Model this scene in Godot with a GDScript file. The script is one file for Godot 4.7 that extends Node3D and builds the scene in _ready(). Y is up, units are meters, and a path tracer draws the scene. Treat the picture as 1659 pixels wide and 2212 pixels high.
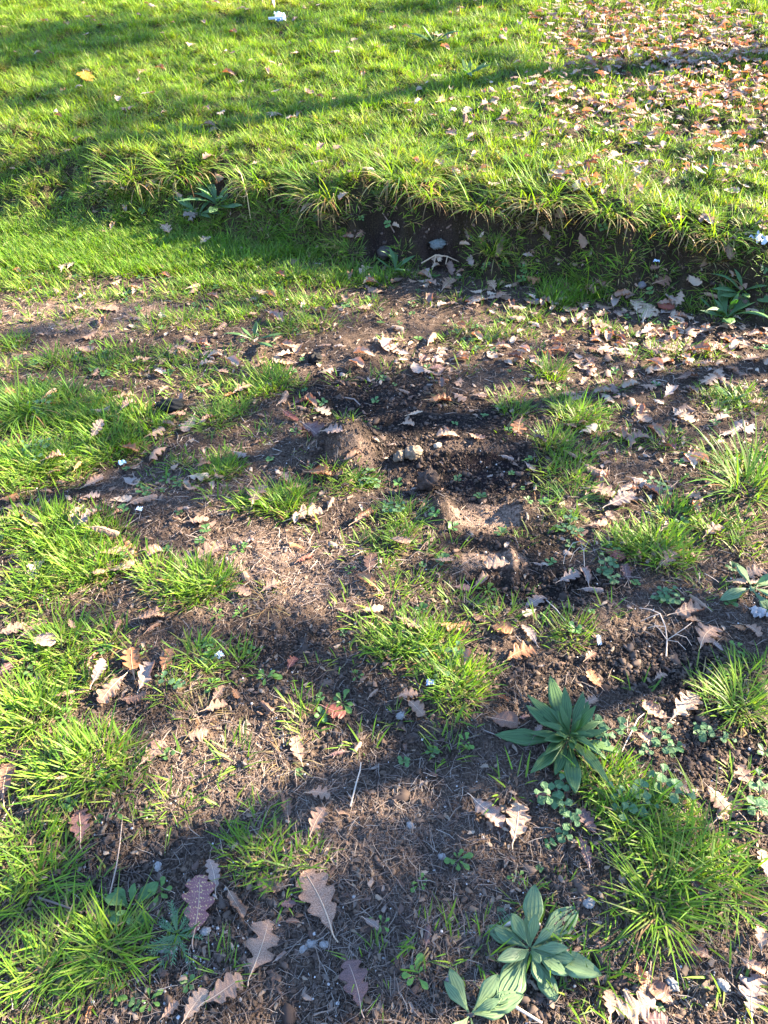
extends Node3D
# A strip of worn grass, bare earth and fallen oak leaves below a small turf bank, lit by a low sun from the side.
const EYE := 1.5
const PITCH := 43.0
const FOV := 68.0
const SUN_UP := 26.0
const TAN := 1640.0            # pixels per unit of slope in a picture 1659 pixels wide

var rng := RandomNumberGenerator.new()
var noise := FastNoiseLite.new()
var noise2 := FastNoiseLite.new()
var sun_flat := Vector2(0.95, 0.312)   # where the sun stands: sideways, away
var bumps: Array = []
var origin := Vector2.ZERO
var grow := 1.0
var taken := {}
var landmarks: Array = []
var pending: Array = []

# ---------------------------------------------------------------- the lie of the land (x sideways, d away from the viewer)
func along(points: Array, x: float) -> float:
	if x <= points[0].x:
		return points[0].y
	for i in range(1, points.size()):
		if x < points[i].x:
			var t: float = (x - points[i - 1].x) / (points[i].x - points[i - 1].x)
			return lerpf(points[i - 1].y, points[i].y, t * t * (3.0 - 2.0 * t) * 0.5 + t * 0.5)
	return points[-1].y

var foot_line := [Vector2(-9, 5.4), Vector2(-3, 3.84), Vector2(-1.83, 3.56), Vector2(-0.7, 3.40), Vector2(-0.06, 3.24), Vector2(0.345, 3.12), Vector2(0.907, 2.90), Vector2(1.51, 2.68), Vector2(3, 2.15), Vector2(9, 0.9)]
var bank_rise := [Vector2(-4, 0.22), Vector2(-1.8, 0.23), Vector2(-0.5, 0.25), Vector2(0.2, 0.29), Vector2(0.7, 0.32), Vector2(1.5, 0.27), Vector2(4, 0.25)]
var bank_run := [Vector2(-4, 0.8), Vector2(-1.8, 0.74), Vector2(-0.9, 0.50), Vector2(-0.3, 0.27), Vector2(0.2, 0.27), Vector2(1.7, 0.30), Vector2(4, 0.3)]

func bank_at(x: float, d: float) -> float:      # below 0 on the lower ground, 0 to 1 on the face of the bank, above 1 on the meadow
	var foot := along(foot_line, x) + 0.085 * noise.get_noise_2d(x * 2.6, 7.7) + 0.05 * noise.get_noise_2d(x * 8.0, 31.0 + d * 2.0)
	return (d - foot) / along(bank_run, x)

func ground(x: float, d: float) -> float:
	var s := bank_at(x, d)
	var rise := along(bank_rise, x)
	var y := 0.0
	var up := clampf(s, 0.0, 1.0)
	up = up * up * (3.0 - 2.0 * up)
	if s > 0.0:
		y = rise * up
		if s > 1.0:
			y += 0.055 * (s - 1.0) * along(bank_run, x)
	y += lerpf(0.010, 0.030, up) * noise.get_noise_2d(x * 2.3, d * 2.3)
	y += lerpf(0.005, 0.030, up) * noise.get_noise_2d(x * 8.5 + 40.0, d * 8.5)
	if s < 0.3:
		y += 0.006 * noise2.get_noise_2d(x * 260.0, d * 260.0) + 0.003 * noise2.get_noise_2d(x * 800.0, d * 800.0)
		for b in bumps:
			var ex: float = (x - b[0]) * b[5] + (d - b[1]) * b[6]
			var ed: float = (d - b[1]) * b[5] - (x - b[0]) * b[6]
			var r: float = ex * ex * b[2] + ed * ed * b[3]
			if r < 3.5:
				y += b[4] * exp(-r * 1.6)
	elif s < 1.0:
		y += 0.03 * noise2.get_noise_2d(x * 110.0, d * 110.0) + 0.012 * noise2.get_noise_2d(x * 400.0, d * 400.0)
	return y

func here(x: float, d: float) -> Vector3:
	return Vector3(x, ground(x, d), -d)

func up_at(x: float, d: float) -> Vector3:
	var e := 0.03
	return Vector3(ground(x - e, d) - ground(x + e, d), 2.0 * e, ground(x, d + e) - ground(x, d - e)).normalized()

func at(px: float, py: float) -> Vector3:        # the spot on the ground that lies in this direction from the viewer
	var p := origin + Vector2(px, py) * grow
	var a := deg_to_rad(PITCH)
	var u := (p.x - 829.5) / TAN
	var v := (1106.0 - p.y) / TAN
	var ray := Vector3(u, v * cos(a) - sin(a), -(cos(a) + v * sin(a)))
	var t := 0.85 / -ray.y
	var step := 0.04
	for i in 400:
		var q := ray * (t + step)
		if EYE + q.y < ground(q.x, -q.z):
			if step < 0.002:
				break
			step *= 0.5
		else:
			t += step
	var g := ray * t
	return here(g.x, -g.z)

func tile(column: int, row: int) -> void:
	origin = Vector2(829.5 * column, 553.0 * row)
	grow = 0.5

func whole() -> void:
	origin = Vector2.ZERO
	grow = 1.0

# ---------------------------------------------------------------- how much of what grows and lies where
const CELL := 0.03
const NX := 400
const ND := 330
var layers := {}

func layer(called: String) -> PackedFloat32Array:
	return layers[called]

func amount(a: PackedFloat32Array, x: float, d: float) -> float:
	var i := clampi(int((x + 6.0) / CELL), 0, NX - 1)
	var j := clampi(int(d / CELL), 0, ND - 1)
	return a[j * NX + i]

func paint(called: String, spots: Array) -> void:
	var a: PackedFloat32Array = layers[called]
	for s in spots:
		var c := at(s[0], s[1])
		var far := -c.z
		var deep := far * cos(deg_to_rad(PITCH)) + (EYE - c.y) * sin(deg_to_rad(PITCH))
		var rx: float = s[2] * grow / TAN * deep
		var sine: float = (EYE - c.y) / Vector2(far, EYE - c.y).length()
		var rd: float = s[3] * grow / TAN * deep / sine
		for j in range(maxi(0, int((far - rd) / CELL)), mini(ND, int((far + rd) / CELL) + 2)):
			for i in range(maxi(0, int((c.x + 6.0 - rx) / CELL)), mini(NX, int((c.x + 6.0 + rx) / CELL) + 2)):
				var x := (i + 0.5) * CELL - 6.0
				var d := (j + 0.5) * CELL
				var r := Vector2((x - c.x) / rx, (d - far) / rd).length() + 0.35 * noise.get_noise_2d(x * 11.0, d * 11.0)
				var w := clampf((1.0 - r) * 2.6, 0.0, 1.0)
				a[j * NX + i] = lerpf(a[j * NX + i], s[4], w)
	layers[called] = a

# ---------------------------------------------------------------- names, labels, nodes
func numbered(called: String) -> String:
	taken[called] = taken.get(called, -1) + 1
	return called if taken[called] == 0 else "%s_%03d" % [called, taken[called]]

func tag(o: Node, label: String, category: String, group: String = "", kind: String = "") -> void:
	if label:
		o.set_meta("label", label)
	if category:
		o.set_meta("category", category)
	if group:
		o.set_meta("group", group)
	if kind:
		o.set_meta("kind", kind)

func thing(called: String, where: Vector3, turn: float = 0.0) -> Node3D:
	var o := Node3D.new()
	o.name = numbered(called)
	add_child(o, true)
	o.position = where
	o.rotation.y = turn
	return o

func piece(called: String, mesh: Mesh, m: Material, parent: Node) -> MeshInstance3D:
	var o := MeshInstance3D.new()
	o.name = numbered(called) if parent == self else called
	o.mesh = mesh
	o.material_override = m
	parent.add_child(o, true)
	return o

func many(called: String, mesh: Mesh, m: Material, where: Array, tint: Array, parent: Node) -> void:
	if where.is_empty():
		return
	var mm := MultiMesh.new()
	mm.transform_format = MultiMesh.TRANSFORM_3D
	mm.use_colors = true
	mm.mesh = mesh
	mm.instance_count = where.size()
	for i in where.size():
		mm.set_instance_transform(i, where[i])
		mm.set_instance_color(i, tint[i])
	var o := MultiMeshInstance3D.new()
	o.name = called
	o.multimesh = mm
	o.material_override = m
	parent.add_child(o, true)
	o.set_meta("kind", "stuff")

func stuff(called: String, label: String, category: String) -> Node3D:
	var o := thing(called, Vector3.ZERO)
	tag(o, label, category, "", "stuff")
	return o

func mark(phrase: String, where: Vector3) -> void:
	landmarks.append([phrase, Vector2(where.x, -where.z)])

# ---------------------------------------------------------------- materials
func lin(r: float, g: float, b: float) -> Color:
	return Color(r, g, b)

func mat(c: Color, rough: float, through: Color = Color.BLACK, gloss: float = 0.5) -> StandardMaterial3D:
	var m := StandardMaterial3D.new()
	m.albedo_color = c.linear_to_srgb()
	m.roughness = rough
	m.metallic_specular = gloss
	m.cull_mode = BaseMaterial3D.CULL_DISABLED
	if through != Color.BLACK:
		m.backlight_enabled = true
		m.backlight = through
	return m

func tinted(rough: float, through: Color = Color.BLACK, gloss: float = 0.5) -> StandardMaterial3D:
	var m := mat(Color.WHITE, rough, through, gloss)
	m.vertex_color_use_as_albedo = true
	return m

func noise_picture(freq: float, low: Color, high: Color, seed_: int, octaves: int = 4, side: int = 512, kind: int = FastNoiseLite.TYPE_SIMPLEX_SMOOTH, lo: float = 0.2, hi: float = 0.8) -> NoiseTexture2D:
	var n := FastNoiseLite.new()
	n.noise_type = kind
	n.seed = seed_
	n.frequency = freq
	n.fractal_octaves = octaves
	n.fractal_gain = 0.6
	var t := NoiseTexture2D.new()
	t.width = side
	t.height = side
	t.seamless = true
	t.noise = n
	var g := Gradient.new()
	g.offsets = PackedFloat32Array([lo, hi])
	g.colors = PackedColorArray([low, high])
	t.color_ramp = g
	return t

# ---------------------------------------------------------------- blades, leaves, stones
func blade(st: SurfaceTool, first: int, root: Vector3, az: float, lean: float, bend: float, length: float, width: float, c0: Color, c1: Color, segs: int = 4) -> int:
	var p := root
	var th := lean
	var side := Vector3(-sin(az), 0.0, cos(az))
	var swing := rng.randf_range(-0.25, 0.25)
	for k in segs + 1:
		var t := float(k) / segs
		var dir := Vector3(cos(az) * sin(th), cos(th), sin(az) * sin(th))
		var w := width * 0.5 * (0.75 + 0.5 * t - 1.25 * t * t * t) if k < segs else 0.0
		st.set_normal(side.cross(dir).normalized())
		st.set_color(c0.lerp(c1, sqrt(t)))
		if k < segs:
			st.add_vertex(p - side * w)
			st.set_normal(side.cross(dir).normalized())
			st.set_color(c0.lerp(c1, sqrt(t)))
			st.add_vertex(p + side * w)
			if k > 0:
				var a := first + 2 * k - 2
				for q in [a, a + 2, a + 1, a + 1, a + 2, a + 3]:
					st.add_index(q)
		else:
			st.add_vertex(p)
			var a := first + 2 * k - 2
			for q in [a, a + 2, a + 1]:
				st.add_index(q)
		p += dir * length / segs
		th += bend / segs
		az += swing / segs
		side = Vector3(-sin(az), 0.0, cos(az))
	return first + 2 * segs + 1

var GREENS := [Color(0.125, 0.250, 0.018), Color(0.152, 0.290, 0.020), Color(0.095, 0.210, 0.022), Color(0.195, 0.305, 0.028), Color(0.080, 0.170, 0.028), Color(0.150, 0.200, 0.040), Color(0.105, 0.150, 0.030)]
var DRIES := [Color(0.34, 0.25, 0.12), Color(0.28, 0.20, 0.10), Color(0.22, 0.15, 0.085), Color(0.30, 0.27, 0.11), Color(0.24, 0.13, 0.06)]

func tuft(blades: int, low: float, high: float, width: float, spread: float, lean: float, bend: float, dry: float, part: int = 0, segs: int = 4, stray: float = 1.2) -> ArrayMesh:   # part 1: green blades only, 2: dead blades only
	var st := SurfaceTool.new()
	st.begin(Mesh.PRIMITIVE_TRIANGLES)
	var n := 0
	for i in blades:
		var az := rng.randf() * TAU
		var r := sqrt(rng.randf()) * spread
		var off := rng.randf_range(-stray, stray)
		var dead := rng.randf() < dry
		var c: Color = DRIES[rng.randi() % DRIES.size()] if dead else GREENS[rng.randi() % GREENS.size()]
		c = c * rng.randf_range(0.8, 1.25)
		var c0 := c.lerp(Color(0.25, 0.24, 0.09), 0.35)
		var l := rng.randf_range(low, high) * (0.75 if dead else 1.0)
		var ln := absf(rng.randfn(lean, 0.22)) + (0.25 if dead else 0.0)
		var bd := rng.randf_range(0.2, 1.0) * bend + (0.5 if dead else 0.0)
		var w := width * rng.randf_range(0.65, 1.25)
		if (part == 1 and dead) or (part == 2 and not dead):
			rng.randf()
			continue
		n = blade(st, n, Vector3(cos(az) * r, -0.006, sin(az) * r), az + off, ln, bd, l, w, c0, c, segs)
	if n == 0:
		n = blade(st, n, Vector3.ZERO, 0.0, 0.5, 0.5, low, width, DRIES[0], DRIES[1], segs)
	return st.commit()

func strip_mesh(rows: Array, colors: Array) -> ArrayMesh:      # rows of points, one colour for each point; joined to a sheet
	var st := SurfaceTool.new()
	st.begin(Mesh.PRIMITIVE_TRIANGLES)
	st.set_smooth_group(0)
	var w: int = rows[0].size()
	for i in rows.size():
		for k in w:
			st.set_color(colors[i][k])
			st.set_uv(Vector2(rows[i][k].x * 4.0, rows[i][k].z * 4.0))
			st.add_vertex(rows[i][k])
	for i in rows.size() - 1:
		for k in w - 1:
			var a := i * w + k
			for q in [a, a + 1, a + w, a + 1, a + w + 1, a + w]:
				st.add_index(q)
	st.generate_normals()
	return st.commit()

func tube(points: Array, radii: Array, sides: int = 5, c: Color = Color.WHITE) -> ArrayMesh:
	var rows: Array = []
	var colors: Array = []
	for i in points.size():
		var a: Vector3 = points[maxi(i - 1, 0)]
		var b: Vector3 = points[mini(i + 1, points.size() - 1)]
		var d := (b - a).normalized()
		var s := d.cross(Vector3.UP if absf(d.y) < 0.9 else Vector3.RIGHT).normalized()
		var u := s.cross(d)
		var row: Array = []
		var crow: Array = []
		for k in sides + 1:
			var an := TAU * k / sides
			row.append(points[i] + (s * cos(an) + u * sin(an)) * float(radii[i]))
			crow.append(c)
		rows.append(row)
		colors.append(crow)
	return strip_mesh(rows, colors)

# A lobed oak leaf one unit long, stalk end at the origin, tip towards +x.
func oak_half(t: float, lobes: float, depth: float, wide: float, shift: float) -> float:
	var env := 2.15 * pow(t + 0.02, 0.85) * pow(maxf(1.0 - t, 0.0), 0.5)
	var wave := 0.5 + 0.5 * cos(TAU * (lobes * t + shift))
	return 1.22 * wide * env * (1.0 - depth * wave * wave) * (0.30 + 0.70 * smoothstep(0.0, 0.25, t))

func oak_leaf(seed_: int, lobes: float, depth: float, wide: float, cup: float, arch: float, twist: float, crumple: float, n: int = 44, fine: bool = true) -> Array:      # the blade and its midrib
	var r := RandomNumberGenerator.new()
	r.seed = seed_
	var rows: Array = []
	var colors: Array = []
	var cross: Array = [-1.0, -0.72, -0.4, 0.0, 0.4, 0.72, 1.0] if fine else [-1.0, 0.0, 1.0]
	var ph := r.randf() * 50.0
	var bow := r.randf_range(-0.1, 0.1)
	var sh := [r.randf() * 0.15, 0.35 + r.randf() * 0.3]
	var mid: Array = []
	for i in n + 1:
		var t := float(i) / n
		var row: Array = []
		var crow: Array = []
		for k in cross.size():
			var f: float = cross[k]
			var left := f < 0.0
			var hw := oak_half(t, lobes, depth, wide, sh[0] if left else sh[1]) + 0.012 * noise2.get_noise_2d(t * 160.0 + ph, 3.0 if left else 9.0)
			hw = maxf(hw, 0.003)
			var s := absf(f) * hw
			var c := cup * (1.0 + 0.5 * noise2.get_noise_2d(t * 40.0 + ph, f * 9.0))
			var z := s
			var y := 0.0
			if absf(c) > 0.05:
				z = sin(c * s) / c
				y = (1.0 - cos(c * s)) / c
			var x := t + 0.38 * s * (1.0 - t * 0.9)
			y += arch * (0.25 - (t - 0.5) * (t - 0.5)) + crumple * (noise2.get_noise_2d(x * 55.0 + ph, z * 55.0 * signf(f) + ph) * 0.6 + noise2.get_noise_2d(x * 130.0 + ph, z * 130.0 * signf(f)) * 0.3) * (0.25 + absf(f))
			y += 0.012 * cos(TAU * (lobes * 2.0 * (x - 0.55 * s))) * absf(f) * (1.0 - absf(f)) * 2.0
			z = z * signf(f) + bow * (t - 0.5) * (t - 0.5) * 4.0
			var tw := twist * (t - 0.4)
			var p := Vector3(x, y * cos(tw) + z * sin(tw), z * cos(tw) - y * sin(tw))
			row.append(p)
			var shade := 1.0 + 0.28 * noise2.get_noise_2d(x * 70.0 + ph, z * 70.0) - (0.16 if absf(f) > 0.95 else 0.0) + (0.22 if f == 0.0 else 0.0)
			crow.append(Color(shade, shade * (1.0 - 0.06 * absf(f)), shade * (1.0 - 0.10 * absf(f))))
			if f == 0.0:
				mid.append(p)
		rows.append(row)
		colors.append(crow)
	var line: Array = [Vector3(-0.14, mid[0].y - 0.01, mid[0].z + 0.02), Vector3(-0.06, mid[0].y, mid[0].z)]
	var wid: Array = [0.011, 0.012]
	for i in range(0, n - 3, 4):
		line.append(mid[i] + Vector3(0, 0.004, 0))
		wid.append(lerpf(0.0125, 0.004, float(i) / n))
	return [strip_mesh(rows, colors), tube(line, wid, 4)]

# A long blade-shaped leaf (plantain) or a spoon-shaped one, one unit long; rounder for a high "spoon".
func broad_leaf(seed_: int, wide: float, spoon: float, arch: float, cup: float, ribs: float, waves: float, c: Color) -> ArrayMesh:
	var r := RandomNumberGenerator.new()
	r.seed = seed_
	var rows: Array = []
	var colors: Array = []
	var ph := r.randf() * 40.0
	var n := 16
	var m := 10
	for i in n + 1:
		var t := float(i) / n
		var peak := lerpf(0.50, 0.72, spoon)
		var hw := pow(clampf(t / peak, 0.0, 1.0), lerpf(1.1, 1.8, spoon)) if t < peak else pow(maxf(1.0 - pow((t - peak) / (1.0 - peak), lerpf(1.6, 2.0, spoon)), 0.0), lerpf(1.0, 0.5, spoon))
		hw = wide * maxf(hw, 0.10 * (1.0 - t))
		var row: Array = []
		var crow: Array = []
		for k in m + 1:
			var f := 2.0 * k / m - 1.0
			var z := f * hw
			var y := arch * (t - t * t * 1.25) + cup * absf(f) * hw + ribs * cos(PI * 5.0 * f) * hw * 0.24
			y += waves * noise2.get_noise_2d(t * 60.0 + ph, f * 14.0) * (0.3 + absf(f)) * 0.5
			row.append(Vector3(t, y, z))
			var v := 1.0 + 0.35 * noise2.get_noise_2d(t * 60.0 + ph, f * 30.0)
			var col := c * v
			if ribs > 0.0 and (k % 2 == 0) and absf(f) < 0.95:
				col = col.lerp(Color(c.r * 2.6, c.g * 2.2, c.b * 2.3), 0.7)
			crow.append(col)
		rows.append(row)
		colors.append(crow)
	return strip_mesh(rows, colors)

func pebble(seed_: int, rough: float, flat: float, long: float, rings: int = 8, c: Color = Color.WHITE) -> ArrayMesh:
	var rows: Array = []
	var colors: Array = []
	for i in rings + 1:
		var a := PI * i / rings
		var row: Array = []
		var crow: Array = []
		for k in rings * 2 + 1:
			var b := TAU * (k % (rings * 2)) / (rings * 2)
			var p := Vector3(sin(a) * cos(b), cos(a), sin(a) * sin(b))
			var q := p * 2.0 + Vector3.ONE * seed_ * 7.3
			var s := 1.0 + rough * (noise2.get_noise_3d(q.x * 8.0, q.y * 8.0, q.z * 8.0) + 0.6 * noise2.get_noise_3d(q.x * 24.0, q.y * 24.0, q.z * 24.0))
			row.append(p * s * Vector3(long, flat, 1.0))
			var sh := 1.0 + 0.5 * noise2.get_noise_3d(q.x * 30.0, q.y * 30.0, q.z * 30.0)
			crow.append(c * sh)
		rows.append(row)
		colors.append(crow)
	return strip_mesh(rows, colors)

# ---------------------------------------------------------------- the ground sheet
func land() -> void:
	var xs: Array = []
	var ds: Array = []
	var d := -30.0
	while d < 70.0:                      # rows: fine where the ground is near
		ds.append(d)
		var step := 0.0
		if d < -2.0:
			step = 4.0
		elif d < 0.0:
			step = 0.25
		elif d < 4.2:
			step = 0.0065 + 0.0022 * d
		elif d < 9.0:
			step = 0.03 + 0.012 * (d - 4.0)
		else:
			step = (d - 8.0) * 0.5
		d += step
	var us: Array = [-40.0, -20.0, -10.0, -5.0, -3.0, -2.2, -1.7, -1.4]
	for i in 380:
		us.append(lerpf(-1.25, 1.25, i / 379.0))
	us.append_array([1.4, 1.7, 2.2, 3.0, 5.0, 10.0, 20.0, 40.0])
	var w := us.size()
	var pos := PackedVector3Array()
	var col := PackedColorArray()
	var idx := PackedInt32Array()
	var bare: PackedFloat32Array = layers["bare"]
	var straw: PackedFloat32Array = layers["straw"]
	var grass: PackedFloat32Array = layers["grass"]
	var pale: PackedFloat32Array = layers["pale"]
	for dd in ds:
		var half: float = 0.37 * clampf(dd, 0.0, 9.0) + 0.62
		for u in us:
			var x: float = u * half
			pos.append(here(x, dd))
			var g := amount(grass, x, dd)
			var b := amount(bare, x, dd)
			var s := amount(straw, x, dd)
			var c := Color(0.075, 0.050, 0.034)
			c = c.lerp(Color(0.29, 0.205, 0.152), s * 0.85)
			c = c.lerp(Color(0.026, 0.019, 0.017), clampf(b, 0.0, 1.0))
			c = c.lerp(Color(0.34, 0.245, 0.18), amount(pale, x, dd))  # sunlight on the humps, put into the earth colour
			c = c.lerp(Color(0.085, 0.078, 0.030), g * 0.6)
			c = c * (1.0 + 0.35 * noise2.get_noise_2d(x * 40.0, dd * 40.0) + 0.25 * noise.get_noise_2d(x * 9.0, dd * 9.0))
			col.append(Color(c.r, c.g, c.b))
	for j in ds.size() - 1:
		for i in w - 1:
			var a := j * w + i
			idx.append_array([a, a + w, a + 1, a + 1, a + w, a + w + 1])
	var nor := PackedVector3Array()
	nor.resize(pos.size())
	for j in ds.size():
		for i in w:
			var px := pos[j * w + mini(i + 1, w - 1)] - pos[j * w + maxi(i - 1, 0)]
			var pz := pos[mini(j + 1, ds.size() - 1) * w + i] - pos[maxi(j - 1, 0) * w + i]
			nor[j * w + i] = px.cross(pz).normalized()
	var arrays: Array = []
	arrays.resize(Mesh.ARRAY_MAX)
	arrays[Mesh.ARRAY_VERTEX] = pos
	arrays[Mesh.ARRAY_NORMAL] = nor
	arrays[Mesh.ARRAY_COLOR] = col
	arrays[Mesh.ARRAY_INDEX] = idx
	var mesh := ArrayMesh.new()
	mesh.add_surface_from_arrays(Mesh.PRIMITIVE_TRIANGLES, arrays)
	var m := StandardMaterial3D.new()
	m.vertex_color_use_as_albedo = true
	m.roughness = 0.96
	m.metallic_specular = 0.25
	m.uv1_triplanar = true
	m.uv1_world_triplanar = true
	m.uv1_scale = Vector3.ONE * 3.1
	m.albedo_texture = noise_picture(0.045, Color(0.45, 0.42, 0.42), Color(1, 1, 1), 5, 5, 1024)
	m.heightmap_enabled = true
	m.heightmap_texture = noise_picture(0.11, Color.BLACK, Color.WHITE, 11, 5, 1024)
	m.heightmap_scale = 0.4
	var o := piece("ground", mesh, m, self)
	tag(o, "worn earth and turf with a low bank running across it", "", "", "structure")

func seen_from(x: float, d: float, margin: float) -> bool:
	return absf(x) < 0.37 * d + 0.55 + margin

# ---------------------------------------------------------------- grass, litter and crumbs that nobody could count
func pick(a: Array) -> Variant:
	return a[rng.randi() % a.size()]

func spot_on(x: float, d: float, tilt: float, size: Vector3, lift: float = 0.0) -> Transform3D:
	var n := (up_at(x, d) * tilt + Vector3.UP * (1.0 - tilt)).normalized()
	var b := Basis(Vector3.UP, rng.randf() * TAU)
	var q := Quaternion(Vector3.UP, n)
	return Transform3D(Basis(q) * b * Basis.from_scale(size), here(x, d) + n * lift)

func sow(o: Node3D, meshes: Array, m: Material, tries: int, near: float, far: float, f: Callable, close: bool = false) -> void:
	# f gives [chance, smallest, largest, height factor, tint, tilt, lift] for a spot
	var where: Array = []
	var tint: Array = []
	for k in meshes.size():
		where.append([])
		tint.append([])
	for i in tries:
		var d := sqrt(lerpf(near * near, far * far, rng.randf()))
		if close:
			d = near * pow(far / near, pow(rng.randf(), 0.75))      # more tries where small things can be seen
		var x := rng.randf_range(-1.0, 1.0) * (0.37 * d + 1.0)
		if not seen_from(x, d, 0.4):
			continue
		var r: Array = f.call(x, d)
		if rng.randf() > r[0]:
			continue
		var k := rng.randi() % meshes.size()
		var s := rng.randf_range(r[1], r[2])
		where[k].append(spot_on(x, d, r[5], Vector3(s, s * r[3], s), r[6]))
		tint[k].append(r[4])
	for k in meshes.size():
		many(o.name, meshes[k], m, where[k], tint[k], o)

func carpets() -> void:
	var grass: PackedFloat32Array = layers["grass"]
	var yellow: PackedFloat32Array = layers["yellow"]
	var bare: PackedFloat32Array = layers["bare"]
	var straw: PackedFloat32Array = layers["straw"]
	var fallen: PackedFloat32Array = layers["leaf"]
	var green := tinted(0.5, Color(0.96, 1.0, 0.45), 0.32)
	var short: Array = []
	for i in 5:
		short.append(tuft(18, 0.018, 0.062, 0.0036, 0.032, 0.65, 0.9, 0.14, 0, 3))
	var meadow: Array = []
	for i in 7:
		meadow.append(tuft(22, 0.022, 0.078, 0.0036, 0.034, 0.7, 1.0, [0.12, 0.2, 0.3, 0.15, 0.55, 0.2, 0.1][i], 0, 4))
	var o := stuff("meadow_grass", "thick sunlit grass covering the bank and the meadow above it", "grass")
	sow(o, meadow, green, 120000, 2.7, 9.0, func(x, d):
		var s := bank_at(x, d)
		if s < 0.0:
			return [0.0, 0, 0, 0, 0, 0, 0]
		var g := amount(grass, x, d) * clampf(0.72 + 1.3 * noise.get_noise_2d(x * 7.0, d * 7.0), 0.10, 1.0)
		var y := clampf(amount(yellow, x, d) + 0.4 * noise.get_noise_2d(x * 4.0, d * 4.0 + 90.0), 0.0, 1.0)
		var c := Color(1, 1, 1).lerp(Color(1.5, 1.12, 1.3), y).lerp(Color(0.75, 0.85, 1.0), clampf(noise.get_noise_2d(x * 3.0 + 200.0, d * 3.0) * 1.2, 0.0, 0.8)) * rng.randf_range(0.7, 1.25)
		return [g, 0.6, 1.2, 1.0 + 0.6 * noise.get_noise_2d(x * 6.0, d * 6.0), c, 0.6, 0.0])
	o = stuff("short_grass", "patchy short grass growing in the worn earth below the bank", "grass")
	sow(o, short, green, 60000, 0.25, 3.9, func(x, d):
		if bank_at(x, d) > 0.1:
			return [0.0, 0, 0, 0, 0, 0, 0]
		var g := amount(grass, x, d)
		g = clampf(g * 1.05 - 0.04 + 0.35 * noise.get_noise_2d(x * 14.0, d * 14.0) * (1.0 if g > 0.06 else 0.0), 0.0, 1.0)
		var c := Color(1, 1, 1) * rng.randf_range(0.75, 1.2)
		return [g * g * 0.8, 0.7, 1.35, 1.0, c, 0.5, 0.0])
	o = stuff("thick_grass", "taller grass in the thick patches below the bank", "grass")
	sow(o, meadow, green, 15000, 0.25, 3.4, func(x, d):
		var g := amount(grass, x, d)
		if bank_at(x, d) > 0.1 or g < 0.84:
			return [0.0, 0, 0, 0, 0, 0, 0]
		return [(g - 0.55) * clampf(0.9 + noise.get_noise_2d(x * 10.0, d * 10.0), 0.2, 1.0), 0.7, 1.25, 1.0, Color(1, 1.03, 0.95) * rng.randf_range(0.8, 1.25), 0.4, 0.0])
	# bits of dead stem and straw
	var bits: Array = []
	for i in 5:
		var pts: Array = [Vector3.ZERO]
		var a := 0.0
		for k in 3:
			a += rng.randf_range(-0.35, 0.35)
			pts.append(pts[-1] + Vector3(cos(a), rng.randf_range(-0.06, 0.10), sin(a)) / 3.0)
		bits.append(tube(pts, [0.018, 0.024, 0.022, 0.012], 3))
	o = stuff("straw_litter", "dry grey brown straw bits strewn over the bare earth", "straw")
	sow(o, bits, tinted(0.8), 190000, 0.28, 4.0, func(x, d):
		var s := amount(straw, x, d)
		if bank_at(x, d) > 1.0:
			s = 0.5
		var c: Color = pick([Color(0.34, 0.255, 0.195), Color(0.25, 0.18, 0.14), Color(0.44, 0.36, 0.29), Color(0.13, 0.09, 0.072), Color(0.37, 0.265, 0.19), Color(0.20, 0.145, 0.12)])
		c = c * (1.0 - 0.5 * amount(bare, x, d)) * (0.6 if d < 1.25 else 0.9)  # darker close by: wet thatch, plus the shade there put into the colour
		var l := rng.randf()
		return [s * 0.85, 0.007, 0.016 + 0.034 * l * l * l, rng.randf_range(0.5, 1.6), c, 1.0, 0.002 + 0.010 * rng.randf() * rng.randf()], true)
	# crumbs of earth, thickest on the bare dark patches
	var crumbs: Array = [pebble(1, 0.9, 0.75, 1.2, 4), pebble(2, 0.9, 0.8, 1.0, 4), pebble(3, 0.9, 0.6, 1.5, 4), pebble(4, 0.8, 0.45, 1.3, 4)]
	o = stuff("soil_crumbs", "dark crumbs of loose earth on the bare patches", "soil")
	sow(o, crumbs, tinted(0.95, Color.BLACK, 0.2), 230000, 0.28, 3.6, func(x, d):
		if bank_at(x, d) > 0.8:
			return [0.0, 0, 0, 0, 0, 0, 0]
		var b := amount(bare, x, d)
		var c: Color = Color(0.045, 0.032, 0.025).lerp(Color(0.10, 0.07, 0.05), rng.randf() * rng.randf() + 0.4 * (1.0 - b)) * rng.randf_range(0.7, 1.2)
		var l := rng.randf()
		return [0.22 + 0.78 * b, 0.0010, 0.0022 + 0.0042 * l * l * l * l, 1.0, c, 1.0, 0.0006], true)
	o = stuff("earth_clods", "small dark clods lying on the bare earth", "soil")
	sow(o, crumbs, tinted(0.95, Color.BLACK, 0.2), 26000, 0.28, 3.6, func(x, d):
		if bank_at(x, d) > 1.0:
			return [0.0, 0, 0, 0, 0, 0, 0]
		var b := amount(bare, x, d)
		var c: Color = Color(0.040, 0.029, 0.024).lerp(Color(0.085, 0.062, 0.048), rng.randf()) * rng.randf_range(0.7, 1.2)
		var l := rng.randf()
		return [b * b * clampf(0.35 + noise.get_noise_2d(x * 9.0, d * 9.0), 0.0, 1.0), 0.0045, 0.006 + 0.008 * l * l * l, 1.0, c, 1.0, 0.001], true)
	o = stuff("leaf_fragments", "brown crumbled bits of rotted leaf on the earth", "leaf litter")
	var bits_of_leaf: Array = []
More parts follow.
